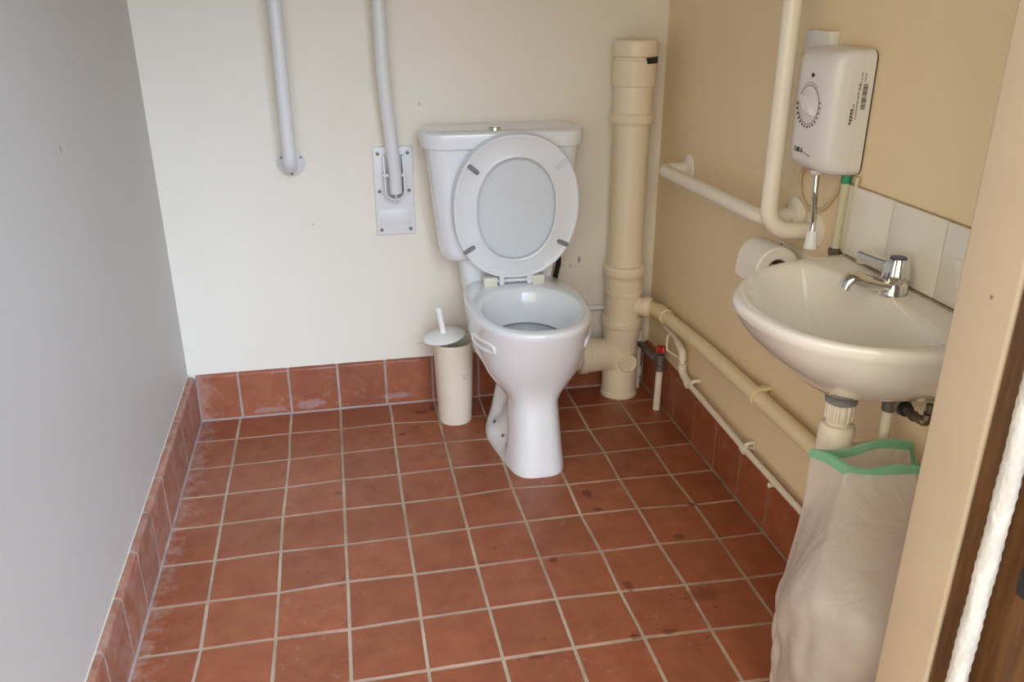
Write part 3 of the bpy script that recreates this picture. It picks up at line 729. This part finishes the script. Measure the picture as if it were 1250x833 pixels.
# ------------------------------------------------------------------ stop valve with red handle
V = thing('stop_valve', 'red handled stop valve on a white stub pipe in the right corner', 'valve', (1.347, -0.072, 0))
q = MB(); q.tube([(1.345, -0.072, 0.0), (1.3475, -0.072, 0.150)], 0.0115, n=18); q.build('stub_pipe', M['thin'], V)
q = MB(); q.lathe([(0.014, 0.14), (0.016, 0.142), (0.016, 0.160), (0.013, 0.162), (0.013, 0.185), (0.015, 0.187), (0.015, 0.197), (0.006, 0.20), (0.006, 0.212)], (1.3475, -0.072, 0), n=8)
q.tube([(1.3475, -0.072, 0.176), (1.338, -0.02, 0.176), (1.335, 0.10, 0.17)], 0.011, fil=0.02, n=14)
q.lathe([(0.016, 0), (0.016, 0.018)], (1.344, -0.053, 0.176), (-0.2, 1, 0), 8)
q.lathe([(0.015, 0), (0.015, 0.016)], (1.338, -0.018, 0.176), (-0.1, 1, 0), 8)
q.build('valve_body', M['gun'], V)
q = MB()
hr = []
for z_, r_ in ((0.204, 0.6), (0.207, 1.0), (0.221, 1.0), (0.226, 0.75)):
    hr.append([(1.3475+r_*(0.0165+0.0028*math.cos(6*2*PI*i/48))*math.cos(2*PI*i/48), -0.072+r_*(0.0165+0.0028*math.cos(6*2*PI*i/48))*math.sin(2*PI*i/48), z_) for i in range(48)])
q.loft(hr); q.build('red_handle', M['red'], V)
q = MB(); q.tube([(1.335, 0.105, 0.0), (1.335, 0.105, 0.22)], 0.012, n=16); q.lathe([(0.017, 0), (0.017, 0.03)], (1.335, 0.105, 0.155), n=12); q.lathe([(0.0165, 0), (0.0165, 0.03)], (1.335, 0.105, 0.05), n=12); q.build('riser_pipe', M['thin'], V)
q = MB(); q.tube([(1.03, 0.1425, 0.297), (1.10, 0.1425, 0.295), (1.232, 0.1425, 0.293)], 0.0085, fil=0.02, n=16)
tag(q.build('overflow_pipe', M['rail'], origin=(1.1, 0.142, 0.285)), 'short thin white pipe on the back wall between pan and soil pipe', 'pipe')

# ------------------------------------------------------------------ rails on the back wall
R1 = thing('grab_rail', 'white grab rail rising from a round flange on the back wall, leftmost', 'grab rail', (0.234, 0.155, 0.82))
def flange(c, ax, r, m, parent, screws=True):
    q = MB(); q.lathe([(r, 0), (r, 0.004), (r*0.93, 0.007), (r*0.70, 0.0085), (r*0.6, 0.012), (0.0, 0.012)], c, ax, 36, cap1=False)
    o = q.build('flange', m, parent); return o
q = MB(); q.tube([(0.234, 0.153, 0.818), (0.234, 0.075, 0.818), (0.237, 0.065, 1.75), (0.237, 0.153, 1.75)], 0.0185, fil=0.05, n=24); q.build('tube', M['rail'], R1)
f1 = flange((0.234, 0.155, 0.8205), (0, -1, 0), 0.041, M['rail'], R1)
for a in (0.5, 2.6, 4.7):
    MB().lathe([(0.0035, 0), (0.0035, 0.0015)], (0.234+0.032*math.cos(a), 0.1475, 0.8205+0.032*math.sin(a)), (0, -1, 0), 10).build('screw', M['gun'], f1)
flange((0.237, 0.155, 1.75), (0, -1, 0), 0.041, M['rail'], R1)

R2 = thing('drop_down_rail', 'folded up white support rail on a rectangular hinge plate left of the cistern', 'grab rail', (0.532, 0.155, 0.59))
q = MB(); q.box((0.472, 0.147, 0.585), (0.592, 0.155, 0.858), bev=0.003, seg=3); pl = q.build('hinge_plate', M['rail'], R2)
q = MB(); q.box((0.484, 0.1455, 0.618), (0.580, 0.1475, 0.666), bev=0.0009); q.build('cover_strip', M['rail'], pl)
for (x, z) in ((0.487, 0.838), (0.577, 0.838), (0.487, 0.724), (0.577, 0.724), (0.487, 0.603), (0.577, 0.603)):
    MB().lathe([(0.0055, 0), (0.0055, 0.002), (0.002, 0.0028)], (x, 0.147, z), (0, -1, 0), 16).build('screw', M['gun'], pl)
# U-shaped cradle that holds the tube
q = MB(); rings = []
pth = [(-0.027, 0.10)]+[(0.027*math.cos(a), 0.0+0.027*math.sin(a)) for a in [PI+PI*k_/14 for k_ in range(15)]]+[(0.027, 0.10)]
uz = 0.735
for (dx, dz) in pth:
    n_ = Vector((dx, 0, min(dz, 0))).normalized() if True else None
    pi_ = Vector((dx, 0, dz)); po_ = pi_+n_*0.0035
    d1 = 0.045 if dz < 0.09 else 0.03
    rings.append([(0.532+pi_.x, 0.148, uz+pi_.z), (0.532+pi_.x, 0.148-d1, uz+pi_.z), (0.532+po_.x, 0.148-d1, uz+po_.z), (0.532+po_.x, 0.148, uz+po_.z)])
q.loft(rings); q.build('cradle', M['rail'], pl)
q = MB(); q.tube([(0.497, 0.128, 0.775), (0.567, 0.128, 0.775)], 0.0075, n=14); q.build('pivot_pin', M['rail'], pl)
q = MB(); q.tube([(0.535, 0.118, 0.724), (0.534, 0.112, 0.80), (0.519, 0.092, 0.99), (0.513, 0.085, 1.10), (0.512, 0.08, 1.60)], 0.0195, fil=0.25, n=24)
q.lathe([(0.0198, 0), (0.0198, 0.002)], (0.535, 0.117, 0.75), (0, 0, 1), 24); q.build('tube', M['rail'], R2)
q = MB(); q.tube([(0.535, 0.118, 0.722), (0.535, 0.13, 0.69)], 0.004, n=10); q.build('stop_pin', M['rail'], R2)

# ------------------------------------------------------------------ rails on the right wall
R3 = thing('grab_rail', 'cream horizontal grab rail along the right wall beside the soil pipe', 'grab rail', (1.388, -0.1, 0.80))
q = MB(); q.tube([(1.386, -0.085, 0.803), (1.303, -0.085, 0.803), (1.303, -0.715, 0.815), (1.386, -0.715, 0.815)], 0.0185, fil=0.05, n=24); q.build('tube', M['rail_r'], R3)
flange((1.388, -0.085, 0.803), (-1, 0, 0), 0.041, M['rail_r'], R3); flange((1.388, -0.715, 0.818), (-1, 0, 0), 0.041, M['rail_r'], R3)
R4 = thing('grab_rail', 'white vertical grab rail on the right wall between roll and water heater', 'grab rail', (1.388, -0.80, 0.80))
q = MB(); q.tube([(1.386, -0.800, 0.803), (1.281, -0.785, 0.803), (1.281, -0.781, 1.70), (1.386, -0.781, 1.70)], 0.0185, fil=0.06, n=24, seg=10); q.build('tube', M['rail_r'], R4)
flange((1.388, -0.800, 0.803), (-1, 0, 0), 0.041, M['rail_r'], R4); flange((1.388, -0.781, 1.70), (-1, 0, 0), 0.041, M['rail_r'], R4)

# ------------------------------------------------------------------ water heater
Hh = thing('water_heater', 'white electric hand wash water heater with dial on the right wall', 'water heater', (1.388, -0.86, 0.95))
hy0, hy1, hz0, hz1 = -0.938, -0.785, 0.950, 1.190
hc_y, hc_z = (hy0+hy1)/2, (hz0+hz1)/2
def hring(x, iy, iz, r):
    return [(x, p[0], p[1]) for p in rrect(hc_y, hc_z, (hy1-hy0)/2-iy, (hz1-hz0)/2-iz, r, 0, 8)]
bk = MB(); bk.loft([hring(1.388, 0.001, 0.001, 0.016), hring(1.3835, 0.001, 0.001, 0.016)]); bk.build('back_plate', M['print'], Hh)
q = MB(); q.loft([hring(1.3835, -0.001, -0.001, 0.018), hring(1.362, 0.0, 0.0, 0.018), hring(1.3615, 0.0006, 0.0006, 0.018), hring(1.360, 0.0006, 0.0006, 0.018), hring(1.3595, 0.0, 0.0, 0.018), hring(1.328, 0.001, 0.002, 0.02), hring(1.315, 0.005, 0.006, 0.022), hring(1.306, 0.013, 0.012, 0.026), hring(1.300, 0.026, 0.020, 0.03), hring(1.2975, 0.040, 0.032, 0.03), hring(1.297, 0.055, 0.05, 0.02)])
hc = q.build('casing', M['heater'], Hh, ang=45)
dy, dz = -0.864, 1.082
q = MB(); q.lathe([(0.036, -0.003), (0.036, 0.001), (0.034, 0.0025), (0.0, 0.0025)], (1.297, dy, dz), (-1, 0, 0), 40, cap1=False)
dial = q.build('dial', M['heater'], Hh)
q = MB(); rings = []
for (x, s) in ((1.2955, 1.0), (1.289, 0.92), (1.2865, 0.75)):
    rings.append([(x, dy+s*(math.cos(a)*0.033*0.82-math.sin(a)*0.010*0.57), dz+s*(math.cos(a)*0.033*0.57+math.sin(a)*0.010*0.82)) for a in [2*PI*k_/24 for k_ in range(24)]])
q.loft(rings); q.build('knob_grip', M['heater'], dial)
q = MB()
for k_ in range(15):
    a = math.radians(-178+k_*13.5)      # dots round the lower rim of the dial
    rr_ = 0.043
    q.lathe([((0.0032-0.0001*k_), 0), ((0.0032-0.0001*k_), 0.0006)], (1.2969, dy-rr_*math.cos(a)*-1*-1, dz+rr_*math.sin(a)), (-1, 0, 0), 10)
q.build('dial_marks', M['dot'], Hh)
q = MB(); q.lathe([(0.0372, 0), (0.0384, 0), (0.0384, 0.0006), (0.0372, 0.0006), (0.0372, 0)], (1.2969, dy, dz), (-1, 0, 0), 48, False, False)
for k_ in range(9):
    a = math.radians(60+k_*8); q.lathe([(0.0012, 0), (0.0012, 0.0006)], (1.2969, dy+0.043*math.cos(a), dz+0.043*math.sin(a)), (-1, 0, 0), 6)
q.build('dial_ring', M['gun'], Hh)
q = MB(); q.lathe([(0.0042, 0), (0.0042, 0.0015), (0.003, 0.002)], (1.2968, -0.868, 1.139), (-1, 0, 0), 14); q.build('indicator_lamp', M['black'], Hh)
# printed marks: maker's line low on the front, rating label and bar code on the side
q = MB(); y = -0.832
for k_, (wd, ht) in enumerate([(0.0012, 0.010), (0.0035, 0.0012), (0.0012, 0.009), (0.0012, 0.009), (0.0035, 0.009), (0.0012, 0.010), (0.003, 0.0012), (0.0012, 0.008), (0.0012, 0.010)]):
    zz = 0.987
    q.box((1.2962, y-wd, zz), (1.2975, y, zz+ht)); y -= wd+0.0014
for k_ in range(5): q.box((1.2962, -0.862-0.006*k_-0.0045, 0.989-0.0012*k_), (1.298, -0.862-0.006*k_, 0.9903-0.0012*k_))
q.build('front_lettering', M['print'], Hh)
lab = MB(); lab.box((1.3365, -0.9384, 1.045), (1.380, -0.9372, 1.155), bev=0.0003, seg=1); labo = lab.build('rating_label', M['heater'], Hh)
q = MB(); z_ = 1.080
while z_ < 1.128:
    t_ = random.choice((0.0010, 0.0016, 0.0024)); q.box((1.3635, -0.9388, z_), (1.3735, -0.9383, z_+t_)); z_ += t_+random.choice((0.0009, 0.0014))
for (x, z0, n_) in ((1.356, 1.062, 16), (1.3495, 1.058, 8), (1.3585, 1.118, 8), (1.3665, 1.132, 4)):
    for k_ in range(n_):
        h_ = random.uniform(0.0016, 0.0030); q.box((x-random.uniform(0.0012, 0.002), -0.9388, z0+k_*0.0042), (x+0.001, -0.9383, z0+k_*0.0042+h_))
for k_ in range(5): q.box((1.3435, -0.9388, 1.052+k_*0.0062), (1.3475, -0.9383, 1.052+k_*0.0062+0.0048))
q.build('bar_code', M['print'], labo)
q = MB(); q.lathe([(0.013, 0.0), (0.013, -0.008), (0.010, -0.011)][::-1], (1.337, -0.862, 0.951), n=20); q.build('outlet_collar', M['heater'], Hh)
q = MB(); q.tube([(1.337, -0.862, 0.945), (1.333, -0.872, 0.90), (1.312, -0.915, 0.855), (1.306, -0.925, 0.825)], 0.0062, fil=0.06, n=14); spo = q.build('spout', M['chrome'], Hh)
q = MB(); q.lathe([(0.0095, 0.0), (0.0105, 0.004), (0.0135, 0.034), (0.0125, 0.036), (0.0, 0.036)], (1.306, -0.925, 0.838), (-0.10, -0.18, -1), 20, cap1=False); q.build('spray_nozzle', M['nozzle'], spo)
q = MB(); q.box((1.364, -0.795, 1.15), (1.388, -0.705, 1.216), bev=0.002)
tag(q.build('cable_trunking', M['heater'], origin=(1.388, -0.75, 1.18)), 'short white cable trunking box on the wall above the water heater', 'trunking')
q = MB(); q.tube([(1.372, -0.80, 0.9485), (1.374, -0.765, 0.935), (1.382, -0.725, 0.925), (1.383, -0.72, 0.875), (1.383, -0.765, 0.845), (1.383, -0.83, 0.855), (1.383, -0.870, 0.90), (1.383, -0.892, 0.9485)], 0.0042, fil=0.05, n=12)
tag(q.build('power_cable', M['cable'], origin=(1.383, -0.8, 0.85)), 'cream cable looping below the white water heater', 'cable')
Ip = thing('inlet_pipe', 'upright cream water pipe with green tape rising from the basin to the heater', 'pipe', (1.372, -0.91, 0.78))
q = MB(); q.tube([(1.372, -0.912, 0.790), (1.372, -0.916, 0.9485)], 0.0090, n=18); q.build('pipe', M['greenpipe'], Ip)
q = MB(); q.tube([(1.381, -0.935, 0.790), (1.381, -0.940, 0.9485)], 0.0045, n=12); q.build('side_conduit', M['greenpipe'], Ip)
q = MB(); q.lathe([(0.0098, 0), (0.0102, 0.004), (0.0098, 0.016)], (1.372, -0.9155, 0.932), n=18); q.build('green_tape', M['green'], Ip)
q = MB(); q.lathe([(0.012, 0), (0.012, 0.010), (0.014, 0.011), (0.014, 0.022), (0.011, 0.024)], (1.372, -0.912, 0.772), n=8); q.build('compression_fitting', M['brass'], Ip)

# ------------------------------------------------------------------ toilet roll
ry0, ry1, rx, rz = -0.790, -0.688, 1.316, 0.713
q = MB(); n = 40
def cyl(r, y): return [(rx+r*math.cos(2*PI*i/n), y, rz+r*math.sin(2*PI*i/n)) for i in range(n)]
q.loft([cyl(0.0245, ry0+0.002), cyl(0.048, ry0), cyl(0.0515, ry0+0.003), cyl(0.051, (ry0+ry1)/2), cyl(0.050, ry1-0.003), cyl(0.046, ry1), cyl(0.0245, ry1-0.002), cyl(0.0242, (ry0+ry1)/2), cyl(0.0245, ry0+0.002)], False, False)
q.loft([[(rx+0.051*math.cos(a), y, rz+0.051*math.sin(a)) for y in (ry0+0.002, ry1-0.002)] for a in (PI*1.0, PI*1.03)]+[[(rx-0.0515, y, rz-0.035) for y in (ry0+0.002, ry1-0.002)]], False, False, closed=False)
TR = q.build('toilet_roll', M['roll'], origin=(rx, -0.735, rz)); tag(TR, 'white toilet paper roll on a wall holder behind the basin', 'toilet roll')
q = MB(); q.loft([cyl(0.0241, ry0+0.0025), cyl(0.0241, ry1-0.0025), cyl(0.0225, ry1-0.0025), cyl(0.0225, ry0+0.0025), cyl(0.0241, ry0+0.0025)], False, False); q.build('cardboard_core', M['core'], TR)
RH = thing('toilet_roll_holder', 'white metal toilet roll holder with arms screwed to the right wall', 'roll holder', (1.388, -0.80, 0.72))
q = MB(); q.box((1.384, -0.845, 0.665), (1.388, -0.665, 0.745), bev=0.0015); pl = q.build('wall_plate', M['rail_r'], RH)
for (y, z) in ((-0.835, 0.735), (-0.835, 0.675), (-0.675, 0.735)):
    MB().lathe([(0.004, 0), (0.004, 0.0012)], (1.384, y, z), (-1, 0, 0), 10).build('screw', M['brass'], pl)
q = MB(); q.tube([(1.386, -0.806, 0.715), (1.325, -0.806, 0.715), (rx, -0.806, rz), (rx, -0.67, rz)], 0.0052, fil=0.012, n=12); q.build('arm', M['rail_r'], RH)

# ------------------------------------------------------------------ splashback
q = MB(); q.cur = 1; q.box((1.3835, -1.60, 0.778), (1.388, -0.913, 0.931))
q.cur = 0; yy = -0.914
for wd in (0.153, 0.153, 0.153, 0.153, 0.074):
    q.box((1.378, max(yy-wd+0.0015, -1.597), 0.790), (1.386, yy-0.0015, 0.930), bev=0.0018); yy -= wd
tag(q.build('tile_splashback', [M['tile'], M['grout_w']], origin=(1.388, -1.2, 0.78)), 'row of white glazed tiles on the wall behind the basin', 'splashback')

# ------------------------------------------------------------------ wash basin
BX, BY, BZ, BW, BD = 1.3770, -1.183, 0.787, 0.258, 0.340
B = thing('washbasin', 'small off-white ceramic washbasin on the right wall with a single tap', 'basin', (1.384, BY, 0.60))
def dring(z, hw, d, nx=2.0, ny=1.9, yc=BY, xw=BX, m=60, back=0.0, near=0.45, far=-0.22):
    out = []
    for i in range(m+1):
        a = PI*i/m
        bl_ = max(0, min(1, 0.5-1.1*math.cos(a))); nn = ny+far+(near-far)*bl_*bl_*(3-2*bl_)
        out.append((xw-d*abs(math.sin(a))**(2/nn), yc+hw*sgnpow(math.cos(a), 2/nn), z))
    for i in range(1, 40):
        a = PI+PI*i/40
        if back: out.append((xw+back*abs(math.sin(a))**(2/2.5), yc+hw*sgnpow(math.cos(a), 2/(ny+far+(near-far)*(0.5-0.5*math.cos(a)))), z))
        else: out.append((xw, yc-hw+2*hw*i/40, z))
    return out
bas = MB(); rings = []
for (z, hw, d, xw) in ((0.622, 0.035, 0.07, 1.285), (0.626, 0.075, 0.12, 1.31), (0.638, 0.125, 0.182, 1.345), (0.66, 0.168, 0.232, 1.37), (0.69, 0.205, 0.282, 1.382), (0.72, 0.231, 0.307, BX), (0.745, 0.246, 0.327, BX), (0.762, 0.253, 0.336, BX), (0.768, 0.256, 0.340, BX), (0.780, 0.2575, 0.342, BX), (0.785, 0.256, 0.340, BX), (0.787, 0.251, 0.335, BX)):
    rings.append(dring(z, hw, d, nx=2.1, ny=2.1, xw=xw))
# inner bowl rings
for (z, hw, d, xw, ny, bk_) in ((0.7872, 0.224, 0.192, 1.256, 2.15, 0.062), (0.784, 0.214, 0.184, 1.252, 2.15, 0.060), (0.775, 0.206, 0.178, 1.251, 2.15, 0.056), (0.74, 0.187, 0.160, 1.250, 2.1, 0.048), (0.70, 0.155, 0.130, 1.249, 2.0, 0.040), (0.672, 0.118, 0.098, 1.248, 2.0, 0.034), (0.655, 0.075, 0.062, 1.248, 2.0, 0.028), (0.650, 0.025, 0.022, 1.247, 2.0, 0.018)):
    rings.append(dring(z, hw, d, xw=xw, ny=ny, back=bk_))
bas.loft(rings, True, True)
bo = bas.build('bowl', M['basin_ceramic'], B, ang=60)
q = MB(); q.lathe([(0.0, 0.001), (0.012, 0.001), (0.020, 0.003), (0.021, 0.0), (0.02, -0.004)][::-1], (1.246, BY, 0.651), n=24); q.build('plughole', M['chrome'], bo)
q = MB(); q.box((1.3715, BY-0.25, 0.784), (1.3778, BY+0.25, 0.7890)); q.build('sealant', M['grout_w'], bo)
# tap
tx, ty, tz = 1.333, -1.170, 0.786
ta = MB()
ta.lathe([(0.026, 0.0), (0.0265, 0.004), (0.024, 0.008), (0.0235, 0.018), (0.021, 0.023), (0.016, 0.026), (0.014, 0.032)], (tx, ty, tz), n=32)
rings = []
for (u, hw_, ht, zc) in ((0.0, 0.021, 0.013, 0.015), (0.03, 0.018, 0.013, 0.019), (0.055, 0.0165, 0.0140, 0.024), (0.066, 0.0165, 0.0138, 0.028), (0.076, 0.0165, 0.0130, 0.029), (0.083, 0.0150, 0.0110, 0.027), (0.087, 0.0145, 0.0105, 0.021)):
    d = Vector((-0.985, 0.17, 0)); pv = Vector((-d.y, d.x, 0)); ang_ = max(0, (u-0.066)/0.021)*1.1
    cc = Vector((tx, ty, tz+zc))+d*u
    rings.append([cc+pv*hw_*math.cos(a)+(Vector((0, 0, 1))*math.cos(ang_)+d*math.sin(ang_))*ht*math.sin(a) for a in [2*PI*k_/24 for k_ in range(24)]])
rings.append([v+Vector((-0.002, 0, -0.010)) for v in rings[-1]])
ta.loft(rings)
tap = ta.build('tap', M['chrome'], B, ang=50)
hd = MB(); rings = []
for (z, r_) in ((0.026, 0.013), (0.027, 0.0215), (0.030, 0.0235), (0.038, 0.0234), (0.052, 0.0206), (0.064, 0.0180), (0.067, 0.0162)):
    rings.append([(tx+(r_+0.0007*math.cos(10*2*PI*i/60))*math.cos(2*PI*i/60), ty+(r_+0.0007*math.cos(10*2*PI*i/60))*math.sin(2*PI*i/60), tz+z) for i in range(60)])
hd.loft(rings); hd.build('tap_head', M['chrome'], tap)
q = MB(); q.lathe([(0.0145, 0), (0.0145, 0.0015), (0.0, 0.002)], (tx, ty, tz+0.067), n=24, cap1=False); q.build('index_cap', M['blue'], tap)
q = MB(); d = Vector((-0.30, 0.95, 0)).normalized(); pv = Vector((-d.y, d.x, 0)); rings = []
for (u, hw_, ht, zc) in ((0.0, 0.013, 0.011, 0.050), (0.03, 0.010, 0.009, 0.050), (0.055, 0.0105, 0.0098, 0.050), (0.074, 0.0118, 0.012, 0.050), (0.079, 0.0114, 0.0115, 0.050)):
    cc = Vector((tx, ty, tz+zc))+d*u
    rings.append([cc+pv*p[0]+Vector((0, 0, p[1])) for p in rrect(0, 0, hw_, ht, 0.004, 0, 3)])
q.loft(rings); q.build('lever', M['chrome'], tap)
# waste trap below the bowl
q = MB(); wx, wy = 1.250, -1.192
q.lathe([(0.026, 0.40), (0.031, 0.41), (0.033, 0.42), (0.033, 0.535), (0.029, 0.543), (0.022, 0.545), (0.021, 0.585)], (wx, wy, 0), n=32)
q.tube([(wx, wy, 0.475), (1.353, -1.192, 0.475), (1.353, -1.192, 0.421)], 0.0185, fil=0.03, n=18)
trap = q.build('bottle_trap', M['thin'], B)
q = MB(); nr = []
for z_, k1 in ((0.551, 0.92), (0.554, 1), (0.583, 1), (0.586, 0.92)):
    nr.append([(wx+k1*(0.0255+0.0011*math.copysign(1, math.cos(14*a)))*math.cos(a), wy+k1*(0.0255+0.0011*math.copysign(1, math.cos(14*a)))*math.sin(a), z_) for a in [2*PI*i/84 for i in range(84)]])
q.loft(nr); q.build('ribbed_nut', M['thin'], trap)
q = MB(); q.lathe([(0.024, 0.586), (0.029, 0.589), (0.030, 0.597), (0.026, 0.601), (0.031, 0.605), (0.034, 0.622), (0.02, 0.64)], (wx, wy, 0), n=32); q.build('gasket', M['grey'], trap)

# service valve and hose under the basin
SV = thing('service_valve', 'dull grey service valve and crusty hose under the right side of the basin', 'valve', (1.33, -1.25, 0.58))
q = MB(); q.tube([(1.335, -1.215, 0.40), (1.335, -1.215, 0.585)], 0.010, n=16); q.build('riser_pipe', M['thin'], SV)
q = MB(); q.lathe([(0.013, -0.03), (0.0165, -0.028), (0.0165, -0.008), (0.0135, -0.006), (0.0135, 0.03), (0.016, 0.032), (0.016, 0.048), (0.011, 0.05)], (1.335, -1.218, 0.602), (-0.20, -0.97, 0.05), 20)
q.lathe([(0.012, 0), (0.0135, 0.004), (0.0135, 0.022), (0.010, 0.024)], (1.335, -1.215, 0.572), n=14); q.build('valve_body', M['gun'], SV)
q = MB(); q.lathe([(0.0125, 0), (0.0125, 0.012)], (1.3245, -1.268, 0.6045), (-0.20, -0.97, 0.05), 18); q.build('black_ring', M['black'], SV)
q = MB(); q.tube([(1.3225, -1.278, 0.605), (1.318, -1.305, 0.607), (1.318, -1.335, 0.611), (1.320, -1.338, 0.628), (1.322, -1.338, 0.645)], 0.0085, fil=0.02, n=14, radii=lambda u: 1+0.18*math.sin(u*70)); q.build('flexible_hose', M['brass'], SV)

# ------------------------------------------------------------------ bin bag
Bg = thing('bin_bag', 'milky white translucent bin bag with green hem standing under the basin', 'bag', (1.22, -1.36, 0))
rimp = [(1.172, -1.238), (1.206, -1.300), (1.325, -1.335), (1.362, -1.262)]
RZB = 0.518
def ring_poly(pts, m, z, rnd=0.0):
    n = len(pts); L_ = [math.dist(pts[i], pts[(i+1) % n]) for i in range(n)]; tot = sum(L_); out = []
    for k_ in range(m):
        d = tot*k_/m; i = 0
        while d > L_[i]: d -= L_[i]; i += 1
        t = d/L_[i]; a, b_ = pts[i], pts[(i+1) % n]
        out.append((a[0]+(b_[0]-a[0])*t, a[1]+(b_[1]-a[1])*t, z))
    return out
MBG = 96
top = ring_poly(rimp, MBG, RZB)
cx_b, cy_b = 1.213, -1.395
def body(z, rx_, ry_, cx_, cy_, n_=2.3):
    # angles matched to the rim ring so the folds run straight down
    out = []
    for (x, y, _) in top:
        a = math.atan2(y-(-1.284), x-1.266)
        c, s = math.cos(a), math.sin(a)
        k_ = 1/((abs(c)**n_+abs(s)**n_)**(1/n_))
        out.append((cx_+rx_*k_*c, cy_+ry_*k_*s, z))
    return out
secs = []
for z in (RZB, 0.50, 0.475, 0.45, 0.42, 0.39, 0.36, 0.33, 0.30, 0.26, 0.22, 0.18, 0.14, 0.10, 0.06, 0.03, 0.006, 0.0):
    bw = {0.03: 0.97, 0.006: 0.93, 0.0: 0.86}.get(z, 1.0)*(1-0.22*max(0, (0.34-z)/0.34))
    bd_ = body(z, 0.143*bw, 0.150*bw, cx_b, cy_b)
    ring = []
    for i, (t0, b0_) in enumerate(zip(top, bd_)):
        bk_ = max(0, min(1, (t0[1]+1.30)/0.06))          # the back of the mouth hangs straight for longer
        kx = max(0, min(1, ((RZB-0.01-0.09*bk_)-z)/(0.165+0.04*bk_))); kx = kx*kx*(3-2*kx)
        x = t0[0]+(b0_[0]-t0[0])*kx; y = t0[1]+(b0_[1]-t0[1])*kx
        a = 2*PI*i/MBG
        wr = kx*(0.0045*math.sin(5*a+z*17+1.2*math.sin(z*31))+0.004*math.sin(9*a-z*38+1.5*math.sin(3*a))+0.0025*math.sin(17*a+z*55+2*math.sin(z*40+a)))
        dx, dy_ = x-cx_b, y-cy_b; l_ = math.hypot(dx, dy_)+1e-6
        x += wr*dx/l_; y += wr*dy_/l_
        zz = z+(0.006*math.sin(3*a+0.5) if z == RZB else 0)
        ring.append((min(x, 1.366), max(y, -1.585), zz+0.016*max(0, min(1, (t0[0]-1.17)/0.2))*max(0, min(1, (t0[1]+1.31)/0.05))*max(0, min(1, (z-0.42)/0.09))))
    secs.append(ring)
q = MB(); q.loft(secs, False, True); bgo = q.build('bag_film', M['bag'], Bg, ang=80)
sm = bgo.modifiers.new('smooth', 'SUBSURF'); sm.levels = 1; sm.render_levels = 1
hm = MB(); r0 = []
for off, zo in ((0.0016, 0.001), (0.0018, -0.017)):
    r0.append([(x+(x-1.266)/math.hypot(x-1.266, y+1.284)*off*(1 if zo > 0 else 2.0), y+(y+1.284)/math.hypot(x-1.266, y+1.284)*off*(1 if zo > 0 else 2.0), z+zo) for (x, y, z) in secs[0]])
r1 = [[(x-(x-1.266)/math.hypot(x-1.266, y+1.284)*0.0075, y-(y+1.284)/math.hypot(x-1.266, y+1.284)*0.0075, z) for (x, y, z) in r] for r in r0][::-1]
hm.loft(r0+r1, False, False); hm.build('green_hem', M['hem'], Bg)
